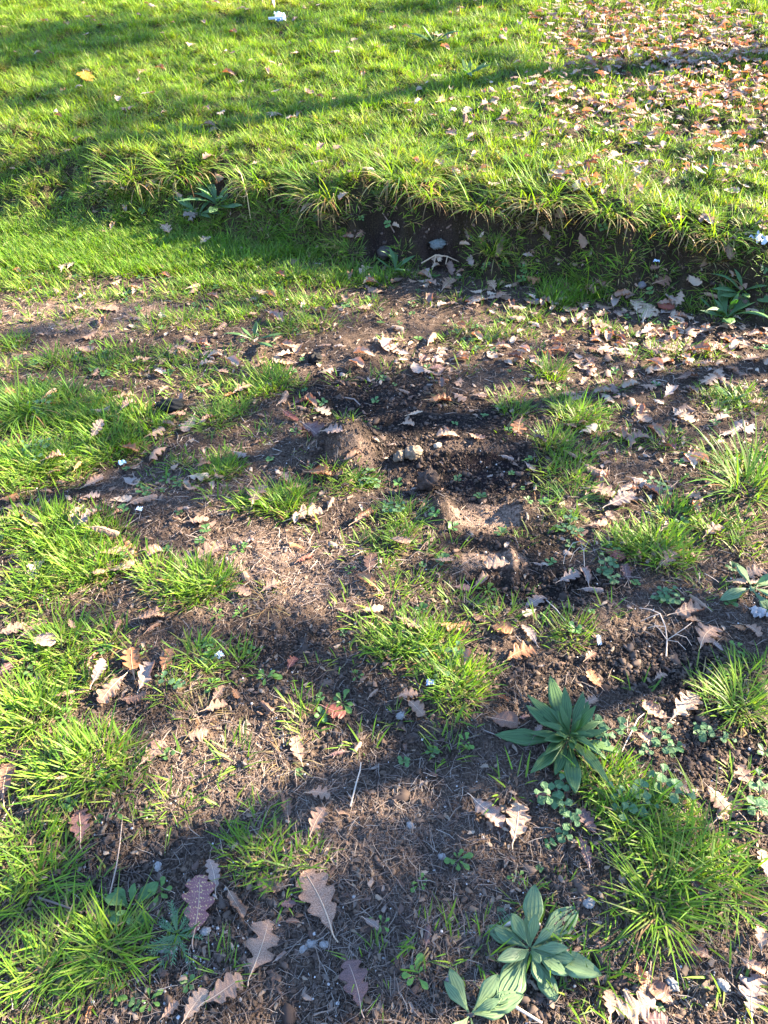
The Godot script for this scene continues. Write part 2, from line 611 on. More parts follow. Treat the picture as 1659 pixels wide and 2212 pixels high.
	for i in 4:
		bits_of_leaf.append(oak_leaf(700 + i, [1.0, 1.5, 2.0, 3.0][i], 0.3, 0.3, [4.0, -3.0, 6.0, -5.0][i], 0.3, 0.8, 0.16, 8, false)[0])
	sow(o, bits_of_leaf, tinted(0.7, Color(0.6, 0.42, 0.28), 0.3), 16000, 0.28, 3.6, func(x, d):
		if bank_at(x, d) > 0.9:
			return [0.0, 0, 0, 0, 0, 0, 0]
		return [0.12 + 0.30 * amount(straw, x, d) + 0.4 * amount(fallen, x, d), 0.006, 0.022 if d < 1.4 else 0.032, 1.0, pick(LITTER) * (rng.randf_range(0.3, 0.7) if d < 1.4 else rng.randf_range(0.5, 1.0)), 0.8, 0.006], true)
	o = stuff("gravel", "tiny pale stones scattered in the dark earth", "gravel")
	sow(o, [pebble(5, 0.25, 0.7, 1.2, 5), pebble(6, 0.25, 0.75, 1.0, 5)], tinted(0.7), 24000, 0.28, 3.4, func(x, d):
		if bank_at(x, d) > 0.8:
			return [0.0, 0, 0, 0, 0, 0, 0]
		var g := amount(layers["gravel"], x, d)
		var v := rng.randf_range(0.16, 0.48)
		var l := rng.randf()
		return [0.03 + g * 0.6, 0.0010, 0.0020 + 0.0026 * l * l * l, 1.0, Color(v, v * 0.93, v * 0.85), 1.0, 0.001], true)
	# small leafy ground cover
	var sprig: Array = []
	for i in 3:
		var st := SurfaceTool.new()
		st.begin(Mesh.PRIMITIVE_TRIANGLES)
		for k in 7:
			var lf := broad_leaf(60 + i * 9 + k, 0.3, 0.9, 0.3, 0.2, 0.0, 0.02, Color(0.07, 0.15, 0.035))
			var b := Basis(Vector3.UP, k * 0.9 + rng.randf()) * Basis(Vector3.FORWARD, -rng.randf_range(0.1, 0.7)) * Basis.from_scale(Vector3.ONE * rng.randf_range(0.6, 1.0))
			st.append_from(lf, 0, Transform3D(b, Vector3(0, 0.1 * rng.randf(), 0)))
		sprig.append(st.commit())
	o = stuff("leafy_ground_cover", "tiny round-leaved weeds creeping through grass and earth", "ground cover")
	sow(o, sprig, tinted(0.5, Color(0.7, 0.9, 0.4)), 5200, 0.25, 5.0, func(x, d):
		var g := amount(grass, x, d)
		return [0.10 + 0.5 * g * (1.0 - g) + 0.3 * clampf(noise.get_noise_2d(x * 5.0 + 70.0, d * 5.0), 0.0, 1.0), 0.010, 0.026, 1.0, Color(1, 1, 1) * rng.randf_range(0.7, 1.3), 0.8, 0.004])
	# the many leaves past those that are things of their own
	var oak: Array = []
	for i in 7:
		oak.append(oak_leaf(300 + i, [3.5, 4.5, 1.0, 4.0, 2.5, 5.0, 3.0][i], [0.5, 0.45, 0.1, 0.62, 0.3, 0.4, 0.66][i], 0.26 + 0.02 * (i % 3), [3.5, -3.0, 5.0, -1.5, 2.0, 6.0, -4.0][i], [0.25, -0.2, 0.4, 0.1, -0.3, 0.3, 0.5][i], [0.5, -0.7, 0.2, 0.9, -0.3, 0.6, -0.9][i], 0.07, 22)[0])
	o = stuff("leaf_litter", "brown oak leaves lying thick over turf and earth", "leaf litter")
	sow(o, oak, tinted(0.62, Color(0.75, 0.55, 0.35), 0.4), 52000, 1.2, 9.0, func(x, d):
		var g := amount(fallen, x, d) * clampf(0.7 + 1.1 * noise.get_noise_2d(x * 6.0 + 11.0, d * 6.0), 0.05, 1.2)
		var c: Color = pick(LITTER) * rng.randf_range(0.75, 1.2)
		return [g * 0.85, 0.030, 0.085, 1.0, c, 0.5, rng.randf_range(0.006, 0.014) + (0.022 if bank_at(x, d) > 1.0 else 0.0)])

var LITTER := [Color(0.36, 0.26, 0.18), Color(0.30, 0.205, 0.14), Color(0.22, 0.14, 0.095), Color(0.43, 0.33, 0.235), Color(0.32, 0.25, 0.20), Color(0.27, 0.17, 0.11), Color(0.16, 0.105, 0.08)]

# ---------------------------------------------------------------- trees that stand outside the frame and shade the place
func shade_trees() -> void:
	var bark := mat(Color(0.09, 0.07, 0.055), 0.9)
	bark.uv1_triplanar = true
	bark.uv1_scale = Vector3(6, 1.5, 6)
	bark.albedo_texture = noise_picture(0.03, Color(0.4, 0.4, 0.4), Color.WHITE, 21)
	var foliage := tinted(0.6, Color(0.7, 0.5, 0.25))
	var sprig := oak_leaf(500, 4.0, 0.45, 0.27, 2.0, 0.2, 0.4, 0.05, 14, false)[0] as ArrayMesh
	var trunks: Array = []
	var labels := ["slim oak standing furthest up the meadow beside the path of its long shadow", "oak with several limbs at the foot of the slope, between its two neighbours", "low oak leaning over the worn earth close to the viewer"]
	for k in 3:
		var b: Vector2 = [Vector2(6.2, 6.55), Vector2(6.05, 3.85), Vector2(5.5, 2.58)][k]
		var o := thing("oak_tree", here(b.x, b.y))
		tag(o, labels[k], "tree")
		var h: float = [4.6, 4.6, 4.2][k]
		var r: float = [0.17, 0.07, 0.055][k]
		var pts: Array = []
		var rad: Array = []
		for i in 11:
			var t := i / 10.0
			pts.append(Vector3(0.10 * sin(t * 5.0 + k), h * t - 0.1, 0.10 * sin(t * 4.0 + 2.0 * k)))
			rad.append(r * (1.25 - 1.02 * t) + (0.05 if i == 0 else 0.0))
		piece("trunk", tube(pts, rad, 9), bark, o)
		trunks.append([o, pts, rad, [], []])
	var rise := tan(deg_to_rad(SUN_UP))
	whole()
	var lit: Array = []
	for s in SUNNY:
		var c := at(s[0], s[1])
		var deep := -c.z * 0.731 + (EYE - c.y) * 0.682
		lit.append([Vector2(c.x, -c.z), s[2] / TAN * deep, s[3] / TAN * deep / ((EYE - c.y) / Vector2(c.z, EYE - c.y).length())])
	for s in SHADE:
		var c := at(s[0], s[1])
		var far := -c.z
		var deep := far * 0.731 + (EYE - c.y) * 0.682
		var rx: float = s[2] / TAN * deep
		var rd: float = s[3] / TAN * deep / ((EYE - c.y) / Vector2(far, EYE - c.y).length())
		var t: Array = trunks[s[5]]
		var root: Node3D = t[0]
		# as far towards the sun as the tree stands
		var reach: float = (Vector2(root.position.x, -root.position.z) - Vector2(c.x, far)).dot(sun_flat) + rng.randf_range(-0.5, 0.5)
		var mid := c + Vector3(sun_flat.x * reach, reach * rise, -sun_flat.y * reach) - root.position
		# how wide the patch is across the sun's path and along it
		var across := sqrt(pow(rx * sun_flat.y, 2.0) + pow(rd * sun_flat.x, 2.0))
		var high := sqrt(pow(rx * sun_flat.x, 2.0) + pow(rd * sun_flat.y, 2.0)) * rise
		var side := Vector3(-sun_flat.y, 0.0, -sun_flat.x)
		var deepness := 0.35
		var n := int(s[4] * across * high * 3000.0)
		var knots: Array = []
		for i in n:
			var ring := sqrt(rng.randf()) * 0.95
			var spin := rng.randf() * TAU
			var v := Vector3(cos(spin) * ring, sin(spin) * ring, rng.randfn(0, 0.5))
			var p := mid + side * v.x * across + Vector3.UP * v.y * high + Vector3(sun_flat.x, 0, -sun_flat.y) * v.z * deepness
			if in_the_sun(p + root.position, c.y, lit):
				continue
			var b := Basis.from_euler(Vector3(rng.randf() * TAU, rng.randf() * TAU, rng.randf() * TAU)) * Basis.from_scale(Vector3.ONE * rng.randf_range(0.05, 0.095))
			t[3].append(Transform3D(b, p))
			t[4].append(pick([Color(0.30, 0.19, 0.09), Color(0.24, 0.14, 0.07), Color(0.20, 0.19, 0.06), Color(0.34, 0.24, 0.12)]))
			if i % 90 == 5:
				knots.append(p)
		# a limb from the trunk to the cluster, with twigs to its leaves
		var pts: Array = t[1]
		var from := 3
		while from < 9 and pts[from].y < mid.y - 0.45 * Vector2(mid.x, mid.z).length() - 0.1:
			from += 1
		var a: Vector3 = pts[from]
		var bend := (a + mid) * 0.5 + Vector3(0, -0.08, 0) + Vector3(rng.randf_range(-0.1, 0.1), 0.0, rng.randf_range(-0.1, 0.1))
		var line: Array = []
		var rad: Array = []
		for i in 7:
			var q := i / 6.0
			line.append(a.lerp(bend, q).lerp(bend.lerp(mid, q), q))
			rad.append(lerpf(0.022, 0.007, q))
		piece("limb", tube(line, rad, 6), bark, root)
		for p in knots:
			piece("twig", tube([line[4], (line[5] + p) * 0.5 + Vector3(0, 0.03, 0), p], [0.008, 0.006, 0.002], 4), bark, root)
	for t in trunks:
		many("crown", sprig, foliage, t[3], t[4], t[0])

func in_the_sun(p: Vector3, level: float, lit: Array) -> bool:      # whether a leaf here would shade one of the gaps that the sun comes through
	var run := (p.y - level) / tan(deg_to_rad(SUN_UP))
	var g := Vector2(p.x, -p.z) - sun_flat.normalized() * run
	for l in lit:
		if Vector2((g.x - l[0].x) / l[1], (g.y - l[0].y) / l[2]).length() < 1.0:
			return true
	return false

var SUNNY := [
	[1040, 1125, 110, 34], [1080, 1215, 110, 26], [775, 978, 60, 28], [960, 892, 110, 12], [1040, 966, 110, 8], [90, 1012, 140, 34], [520, 1210, 330, 80], [180, 1650, 160, 90], [440, 1660, 230, 90], [900, 1400, 140, 56], [980, 1480, 80, 50],
	[1250, 1480, 170, 44], [1390, 1770, 150, 90], [1130, 1790, 50, 60], [1350, 2120, 100, 60], [1430, 740, 320, 84], [300, 555, 520, 56], [1590, 1530, 100, 60], [1430, 1150, 130, 56], [950, 640, 250, 60], [130, 1200, 160, 90], [1000, 740, 260, 40], [470, 1780, 90, 40],
]

# patches of shade: where on the ground, how wide and deep there, how thick the leaves are, on which tree
var SHADE := [
	[130, 100, 210, 30, 1.8, 0], [60, 225, 110, 22, 1.3, 0], [260, 250, 130, 22, 1.3, 0], [40, 150, 90, 18, 1.2, 0], [480, 235, 90, 14, 0.9, 0],
	[520, 62, 110, 18, 1.3, 0], [930, 20, 150, 12, 1.3, 0], [700, 90, 120, 14, 0.4, 0],
	[110, 720, 170, 24, 1.0, 1], [440, 660, 100, 24, 0.9, 1], [600, 700, 130, 18, 0.8, 1], [250, 770, 170, 16, 0.7, 1],
	[80, 880, 140, 42, 1.2, 1], [330, 940, 180, 40, 1.0, 1], [60, 800, 110, 22, 0.9, 1], [480, 1045, 180, 28, 0.9, 1], [500, 900, 110, 30, 0.7, 1],
	[760, 840, 190, 30, 1.4, 1], [980, 830, 190, 22, 1.1, 1], [1110, 1015, 200, 36, 1.5, 1], [900, 925, 130, 18, 0.9, 1], [620, 930, 120, 30, 0.9, 1], [780, 1060, 120, 26, 0.7, 1],
	[1290, 960, 200, 34, 1.0, 1], [1500, 845, 160, 20, 0.6, 1], [1280, 1080, 110, 36, 1.0, 1], [1560, 920, 120, 24, 0.5, 1],
	[830, 1110, 60, 36, 1.0, 2], [1010, 1170, 150, 7, 1.2, 2], [230, 1105, 240, 22, 0.9, 2], [1240, 1170, 90, 30, 0.9, 2],
	[1130, 1285, 240, 36, 1.4, 2], [880, 1230, 110, 40, 0.7, 2], [1440, 1265, 130, 40, 0.9, 2], [590, 1385, 200, 46, 1.1, 2], [230, 1330, 170, 24, 0.8, 2], [60, 1300, 90, 30, 0.6, 2],
	[1430, 1420, 170, 40, 0.8, 2], [220, 1535, 120, 34, 1.0, 2], [900, 1630, 260, 56, 1.2, 2], [1190, 1690, 140, 44, 1.0, 2], [690, 1500, 160, 34, 0.6, 2],
	[110, 1830, 190, 70, 1.2, 2], [300, 1860, 170, 50, 1.0, 2], [560, 1930, 250, 70, 1.3, 2], [930, 1900, 260, 80, 1.2, 2], [200, 2030, 240, 80, 1.2, 2], [420, 2130, 240, 70, 1.1, 2], [800, 2070, 280, 100, 1.3, 2], [1140, 2060, 230, 110, 1.2, 2], [1480, 1990, 150, 60, 0.9, 2], [1560, 2120, 120, 70, 0.8, 2], [700, 2190, 300, 50, 1.1, 2],
]

# ---------------------------------------------------------------- where things grow and lie
func bump(px: float, py: float, rx: float, rd: float, h: float, turn: float = 0.0) -> void:
	var c := at(px, py)
	bumps.append([c.x, -c.z, 1.0 / (rx * rx), 1.0 / (rd * rd), h, cos(turn), sin(turn)])

func shape_land() -> void:
	whole()
	var list: Array = bumps
	bumps = []
	var raw := [
		[750, 968, 0.12, 0.09, 0.11, 0.0], [700, 1000, 0.16, 0.06, 0.02, 0.0], [1000, 960, 0.34, 0.10, 0.025, 0.1], [830, 1035, 0.14, 0.07, -0.03, 0.0],
		[1000, 1045, 0.25, 0.08, -0.022, 0.0], [925, 1050, 0.05, 0.045, 0.03, 0.0], [955, 1110, 0.04, 0.10, 0.045, 0.0], [1050, 1125, 0.16, 0.07, -0.012, 0.0],
		[1050, 1172, 0.20, 0.025, 0.016, 0.0], [1130, 1105, 0.06, 0.05, 0.035, 0.0], [1030, 1215, 0.12, 0.06, 0.014, 0.0], [1105, 1215, 0.022, 0.08, 0.03, 0.0],
		[1150, 1275, 0.22, 0.07, -0.03, 0.0], [860, 905, 0.25, 0.05, 0.02, 0.0], [760, 900, 0.12, 0.06, -0.025, 0.0], [1250, 1480, 0.3, 0.12, -0.012, 0.0],
		[200, 1640, 0.2, 0.12, 0.02, 0.0], [1400, 1760, 0.25, 0.15, 0.02, 0.0], [1250, 2100, 0.3, 0.2, -0.012, 0.0],
		[1080, 980, 0.3, 0.022, 0.014, 0.12], [1120, 1030, 0.28, 0.02, 0.012, 0.08],
	]
	for b in raw:
		var c := at(b[0], b[1])
		list.append([c.x, -c.z, 1.0 / (b[2] * b[2]), 1.0 / (b[3] * b[3]), b[4], cos(b[5]), sin(b[5])])
	bumps = list

func lay_out() -> void:
	for called in ["grass", "leaf", "straw", "bare", "pale", "yellow", "gravel"]:
		var a := PackedFloat32Array()
		a.resize(NX * ND)
		layers[called] = a
	for j in ND:
		for i in NX:
			var x := (i + 0.5) * CELL - 6.0
			var d := (j + 0.5) * CELL
			var s := bank_at(x, d)
			var k := j * NX + i
			if s > 1.0:
				layers["grass"][k] = 0.95
				layers["leaf"][k] = 0.02
				layers["yellow"][k] = 0.45 if s < 1.9 else 0.26
			elif s > 0.0:
				var r := clampf((x + 0.55) / 0.35, 0.0, 1.0)
				layers["grass"][k] = lerpf(0.85, 0.42, r) * (1.0 if s < 0.7 else lerpf(1.0, 1.8, r))
				layers["bare"][k] = r * 0.55
				layers["leaf"][k] = 0.03
			else:
				layers["grass"][k] = 0.10
				layers["straw"][k] = 0.42
				layers["leaf"][k] = 0.05
				layers["bare"][k] = 0.25
				layers["gravel"][k] = 0.05
	whole()
	paint("grass", [
		[300, 545, 480, 55, 0.97], [60, 600, 120, 30, 0.6], [700, 600, 220, 26, 0.7], [450, 625, 130, 22, 0.65], [400, 640, 420, 16, 0.4],
		[20, 745, 50, 30, 0.6], [130, 690, 110, 14, 0.35], [330, 700, 160, 22, 0.4], [480, 680, 90, 22, 0.5], [650, 705, 80, 22, 0.6], [640, 655, 150, 26, 0.45], [830, 660, 80, 14, 0.3],
		[1230, 605, 90, 42, 0.8], [1205, 650, 60, 20, 0.7], [1060, 720, 110, 22, 0.45], [960, 740, 40, 18, 0.5], [1130, 690, 60, 16, 0.45], [1320, 725, 50, 14, 0.45], [1470, 765, 80, 22, 0.5], [1190, 810, 32, 12, 0.6], [1340, 770, 60, 14, 0.3],
		[130, 790, 130, 24, 0.5], [310, 780, 140, 34, 0.55], [60, 885, 100, 55, 0.95], [190, 900, 130, 50, 0.85], [210, 965, 110, 40, 0.9], [80, 1005, 150, 52, 1.0], [40, 1045, 90, 26, 0.9],
		[440, 830, 130, 30, 0.4], [590, 830, 80, 36, 0.65], [480, 885, 90, 30, 0.5], [310, 925, 80, 28, 0.6], [470, 1015, 50, 34, 0.75], [600, 1085, 90, 38, 0.75], [500, 1080, 60, 22, 0.4], [760, 1045, 55, 24, 0.7], [370, 1000, 40, 24, 0.5],
		[1110, 885, 40, 22, 0.6], [1240, 895, 80, 42, 0.65], [1195, 955, 40, 24, 0.55], [1215, 1010, 80, 56, 0.6], [1330, 950, 80, 24, 0.4], [1600, 1030, 90, 60, 0.6], [1410, 1180, 100, 46, 0.85], [1450, 1130, 60, 34, 0.6], [1560, 1140, 70, 56, 0.5],
		[1200, 1135, 80, 50, 0.5], [1580, 870, 90, 26, 0.55], [1480, 960, 110, 26, 0.4], [1420, 1240, 60, 20, 0.3],
		[870, 1125, 60, 28, 0.7], [830, 1180, 76, 26, 0.6], [900, 1245, 110, 44, 0.45], [1000, 1310, 60, 28, 0.5], [1085, 1325, 66, 20, 0.6], [890, 1385, 130, 56, 0.9], [985, 1480, 66, 54, 0.9], [990, 1560, 50, 36, 0.4], [1230, 1365, 76, 34, 0.5], [960, 1620, 56, 44, 0.3],
		[120, 1160, 150, 56, 1.0], [160, 1235, 130, 56, 0.95], [60, 1290, 100, 36, 0.7], [415, 1270, 105, 46, 0.95], [330, 1245, 60, 36, 0.55], [140, 1390, 120, 74, 0.75], [120, 1465, 150, 50, 0.75], [50, 1545, 110, 70, 0.95],
		[410, 1430, 56, 50, 0.4], [500, 1445, 60, 46, 0.45], [370, 1490, 50, 34, 0.4], [200, 1655, 130, 84, 1.0], [70, 1690, 100, 56, 0.7], [370, 1745, 46, 46, 0.6], [60, 1830, 90, 80, 0.85], [40, 1920, 80, 70, 0.85], [190, 2065, 180, 100, 0.95], [40, 2165, 110, 70, 0.9],
		[560, 1850, 110, 50, 0.75], [655, 1548, 50, 34, 0.5], [480, 2105, 44, 44, 0.5], [815, 2090, 56, 44, 0.5], [1310, 1700, 110, 46, 0.75], [1390, 1790, 130, 84, 1.0], [1490, 1880, 140, 90, 0.95], [1420, 1970, 130, 70, 0.95], [1560, 1935, 80, 56, 0.75],
		[1590, 1515, 80, 64, 0.75], [1020, 2050, 66, 66, 0.6], [1275, 2070, 76, 74, 0.6], [1620, 1450, 40, 50, 0.4], [1260, 2190, 60, 40, 0.4],
	])
	# the upper meadow thins towards one side
	paint("grass", [[1460, 110, 400, 110, 0.26], [1250, 240, 250, 60, 0.42], [1480, 270, 380, 100, 0.30], [1450, 350, 300, 60, 0.42], [1600, 150, 150, 130, 0.22], [970, 25, 120, 16, 0.6], [1240, 440, 60, 40, 0.25], [490, 395, 40, 20, 0.05]])
	paint("grass", [[370, 890, 36, 16, 0.0], [681, 784, 22, 10, 0.0], [893, 986, 60, 20, 0.0], [606, 58, 40, 14, 0.3], [946, 545, 50, 30, 0.0], [832, 552, 40, 20, 0.0], [1293, 1386, 20, 14, 0.0], [1438, 1380, 80, 40, 0.02], [1045, 1120, 110, 44, 0.0], [1070, 1215, 110, 34, 0.0], [900, 880, 260, 60, 0.03], [1000, 1010, 180, 70, 0.0]])
	paint("leaf", [
		[1460, 110, 330, 110, 0.75], [1250, 230, 230, 60, 0.5], [1500, 270, 330, 100, 0.7], [1350, 330, 360, 60, 0.35], [1200, 390, 300, 60, 0.2], [1560, 560, 150, 40, 0.5], [1240, 450, 40, 50, 0.9], [1000, 240, 130, 50, 0.12],
		[1450, 735, 300, 90, 0.85], [1580, 800, 180, 60, 0.7], [1120, 640, 230, 50, 0.5], [880, 605, 170, 26, 0.4], [1000, 770, 260, 60, 0.42], [1400, 850, 270, 60, 0.5], [1500, 960, 200, 70, 0.35], [830, 790, 210, 36, 0.42],
		[690, 660, 200, 40, 0.25], [500, 760, 200, 50, 0.22], [200, 620, 200, 40, 0.10], [1000, 575, 260, 24, 0.3], [1560, 640, 170, 50, 0.5], [600, 560, 250, 26, 0.16], [250, 540, 300, 50, 0.06], [1300, 1060, 150, 50, 0.10], [450, 470, 300, 50, 0.12],
		[950, 910, 230, 60, 0.0], [1050, 1060, 200, 110, 0.0], [1070, 1170, 140, 90, 0.0],
	])
	paint("straw", [
		[550, 1230, 270, 100, 0.95], [180, 680, 240, 56, 1.0], [60, 780, 100, 50, 0.9], [420, 1060, 260, 56, 0.8], [460, 1650, 260, 130, 0.9], [800, 1800, 360, 150, 1.0], [880, 2000, 300, 190, 0.9], [550, 760, 200, 40, 0.5], [1000, 740, 280, 60, 0.5], [600, 930, 140, 36, 0.6],
		[1450, 1330, 200, 50, 0.6], [1100, 1500, 120, 44, 0.7],
		[900, 900, 290, 90, 0.06], [1030, 1030, 220, 90, 0.02], [1100, 1170, 170, 90, 0.03], [1150, 1270, 180, 40, 0.08], [1400, 1440, 180, 66, 0.15], [1560, 1610, 150, 110, 0.2], [600, 1390, 150, 44, 0.25],
	])
	paint("bare", [
		[790, 850, 220, 60, 1.0], [960, 905, 300, 66, 1.0], [960, 985, 330, 66, 1.0], [1030, 1060, 220, 70, 1.0], [1100, 1180, 170, 90, 0.7], [1170, 1280, 210, 50, 1.0], [1420, 1430, 230, 80, 1.0], [1560, 1600, 160, 130, 1.0], [1180, 1480, 180, 66, 0.8],
		[600, 1390, 160, 50, 0.8], [640, 1460, 200, 50, 0.6], [250, 1850, 170, 90, 0.8], [330, 1560, 120, 30, 0.6], [450, 2060, 180, 120, 0.6], [900, 1560, 200, 60, 0.6], [1150, 1900, 150, 100, 0.6], [750, 2000, 500, 240, 0.45], [300, 2100, 300, 120, 0.5], [1300, 2160, 200, 60, 0.7], [300, 1110, 200, 26, 0.6],  # the widest spot also puts damp and shade into the near colours
		[550, 1230, 230, 80, 0.05], [180, 680, 240, 50, 0.0], [1045, 1122, 100, 36, 0.12], [1075, 1214, 100, 28, 0.15], [775, 978, 56, 26, 0.4], [960, 890, 100, 12, 0.5],  # the last spots lighten the earth where sunlight falls on the humps
	])
	paint("pale", [[1045, 1120, 95, 34, 0.9], [1060, 1210, 100, 26, 0.7], [760, 975, 60, 26, 0.5], [850, 1035, 50, 20, 0.25], [1000, 965, 120, 14, 0.35]])  # sunlit humps and strips, painted as lighter earth
	paint("yellow", [[1190, 430, 90, 46, 1.0], [900, 390, 200, 40, 0.6], [230, 350, 260, 40, 0.6], [560, 10, 160, 16, 1.0], [120, 290, 160, 60, 0.4]])
	paint("gravel", [[420, 2060, 170, 140, 1.0], [330, 1770, 120, 60, 0.5], [640, 1460, 160, 50, 0.5], [1100, 1960, 130, 100, 0.6], [1400, 2150, 200, 60, 0.5], [1560, 1680, 120, 80, 0.7], [700, 2130, 150, 90, 0.5], [880, 1000, 120, 40, 0.3]])

# ---------------------------------------------------------------- single leaves
var leaf_shapes := {}
var leaf_stuff := {}
const COLOUR_WORDS := {"t": "tan", "l": "pale tan", "b": "brown", "p": "purple brown", "g": "grey tan", "d": "dark brown", "o": "orange brown", "r": "red brown", "y": "yellow", "s": "yellow-spotted maroon", "c": "cream"}
const LEAF_TONES := {"t": Color(0.44, 0.29, 0.195), "l": Color(0.56, 0.40, 0.27), "b": Color(0.27, 0.155, 0.10), "p": Color(0.23, 0.135, 0.12), "g": Color(0.40, 0.31, 0.255), "d": Color(0.13, 0.075, 0.055), "o": Color(0.46, 0.23, 0.10), "r": Color(0.26, 0.09, 0.06), "y": Color(0.75, 0.45, 0.04), "s": Color(0.24, 0.11, 0.085), "c": Color(0.66, 0.52, 0.36)}
const SHAPE_WORDS := {"flat": "flat", "curl": "curled", "fold": "folded", "deep": "deep-lobed", "round": "rounded", "slim": "narrow", "cup": "cupped"}

func leaf_kit() -> void:
	var plan := {
		"flat": [[1, 4.0, 0.42, 0.25, 0.8, 0.10, 0.2, 0.05], [2, 4.5, 0.40, 0.26, -1.0, 0.15, -0.3, 0.06], [3, 5.0, 0.36, 0.23, 1.2, -0.08, 0.1, 0.05], [4, 3.5, 0.45, 0.28, 0.6, 0.2, 0.3, 0.07]],
		"curl": [[11, 4.0, 0.42, 0.27, 4.0, 0.35, 0.9, 0.10], [12, 4.5, 0.40, 0.26, -4.5, -0.3, -0.9, 0.10], [13, 3.5, 0.45, 0.28, 5.0, 0.45, 0.5, 0.12]],
		"fold": [[21, 4.0, 0.40, 0.26, 7.5, 0.25, 0.6, 0.08], [22, 4.5, 0.42, 0.27, -8.0, 0.3, -0.8, 0.09]],
		"deep": [[31, 3.5, 0.66, 0.30, 1.0, 0.15, 0.2, 0.06], [32, 3.0, 0.68, 0.33, -1.5, 0.2, -0.3, 0.07], [33, 4.0, 0.62, 0.27, 2.0, 0.1, 0.4, 0.06]],
		"round": [[41, 1.0, 0.05, 0.34, 2.0, 0.2, 0.2, 0.09]],
		"slim": [[51, 5.0, 0.34, 0.15, 3.0, 0.2, 0.5, 0.06], [52, 5.5, 0.36, 0.18, 1.5, 0.15, -0.6, 0.05]],
		"cup": [[61, 4.0, 0.42, 0.27, 3.2, -0.5, 0.3, 0.09], [62, 3.5, 0.46, 0.29, 2.6, 0.6, -0.4, 0.09]],
	}
	for k in plan:
		leaf_shapes[k] = []
		for a in plan[k]:
			leaf_shapes[k].append(oak_leaf(a[0], a[1], a[2], a[3], a[4], a[5], a[6], a[7]))
	var mottle := noise_picture(0.022, Color(0.66, 0.60, 0.57), Color(1.0, 1.0, 1.0), 31, 4, 512, FastNoiseLite.TYPE_SIMPLEX_SMOOTH, 0.25, 0.75)
	var spots := noise_picture(0.011, Color(0.62, 0.48, 0.74), Color.WHITE, 33, 2, 512, FastNoiseLite.TYPE_SIMPLEX_SMOOTH, 0.64, 0.72)
	for k in LEAF_TONES:
		var m := mat(Color(0.52, 0.36, 0.14) if k == "s" else LEAF_TONES[k] * 0.80, 0.55, Color(0.8, 0.55, 0.32) * 0.75, 0.4)
		m.vertex_color_use_as_albedo = true
		m.albedo_texture = spots if k == "s" else mottle
		var v := mat(LEAF_TONES[k].lerp(Color(0.5, 0.36, 0.22), 0.45) * 0.85, 0.6)
		leaf_stuff[k] = [m, v]

func leaf(code: String, bx: float, by: float, tx: float, ty: float, shape: String = "", label: String = "", tilt: float = 0.0, whole_thing: bool = true) -> Node3D:
	var a := at(bx, by)
	var b := at(tx, ty)
	lay_leaf(code, a, b, shape, label, tilt, whole_thing)
	return null

func lay_leaf(code: String, a: Vector3, b: Vector3, shape: String, label: String, tilt: float, parts: bool) -> void:
	var l := clampf(a.distance_to(b), 0.022, 0.16)
	if tilt > 0.0:
		l *= 0.65
	var f := b - a
	f.y = 0.0
	if shape == "":
		shape = ["flat", "curl", "cup", "flat", "fold", "deep", "curl", "flat"][rng.randi() % 8]
	var kit: Array = leaf_shapes[shape][rng.randi() % leaf_shapes[shape].size()]
	var c := (a + b) * 0.5
	var d := -c.z
	var lift := 0.010 + 0.016 * amount(layers["grass"], c.x, d)
	var n := up_at(c.x, d).lerp(Vector3(rng.randf_range(-0.15, 0.15), 1.0, rng.randf_range(-0.15, 0.15)), 0.5).normalized()
	var x := f.normalized()
	x = (x - n * x.dot(n)).normalized()
	var z := x.cross(n).normalized()
	var basis_ := Basis(x, n, z)
	if tilt != 0.0:
		basis_ = basis_.rotated(z, tilt)
	var root: Node3D
	if parts:
		root = thing("oak_leaf", Vector3.ZERO)
		piece("blade", kit[0], leaf_stuff[code][0], root)
		piece("midrib", kit[1], leaf_stuff[code][1], root)
	else:
		root = piece("oak_leaf", kit[0], leaf_stuff[code][0], self)
	var base := here(a.x, -a.z) + Vector3.UP * lift
	if tilt == 0.0:
		base = Vector3(c.x, ground(c.x, d) + lift, c.z) - x * l * 0.5
	root.transform = Transform3D(basis_ * Basis.from_scale(Vector3.ONE * l), base)
	tag(root, label, "leaf", "fallen oak leaves")
	if label == "":
		pending.append([root, COLOUR_WORDS[code], SHAPE_WORDS[shape], Vector2(c.x, d)])

func leaves(rows: Array) -> void:
	for r in rows:
		leaf(r[0], r[1], r[2], r[3], r[4], r[5] if r.size() > 5 else "", r[6] if r.size() > 6 else "", r[7] if r.size() > 7 else 0.0)

const SIDES := ["to the right of", "beyond", "to the left of", "in front of"]
const ORDINALS := ["", "second", "third", "fourth", "fifth", "sixth", "seventh", "eighth", "ninth", "tenth", "eleventh", "twelfth", "thirteenth", "fourteenth", "fifteenth", "sixteenth"]

func name_leaves() -> void:      # a leaf that has no label yet is told by its look and by the nearest thing one can find
	var by := {}
	for p in pending:
		var best := 0
		for i in landmarks.size():
			if p[3].distance_to(landmarks[i][1]) < p[3].distance_to(landmarks[best][1]):
				best = i
		var v: Vector2 = p[3] - landmarks[best][1]
		var side := wrapi(int(round(v.angle() / (PI / 2.0))), 0, 4)
		var key: String = "%s %s oak leaf|%s %s" % [p[2], p[1], SIDES[side], landmarks[best][0]]
		if not by.has(key):
			by[key] = []
		by[key].append([v.length(), p[0]])
	for key in by:
		var rows: Array = by[key]
		rows.sort_custom(func(p, q): return p[0] < q[0])
		var w: PackedStringArray = key.split("|")
		for i in rows.size():
			var o: Node3D = rows[i][1]
			o.set_meta("label", w[0] + " " + w[1] if i == 0 else ORDINALS[mini(i, 15)] + " " + w[0] + " " + w[1])

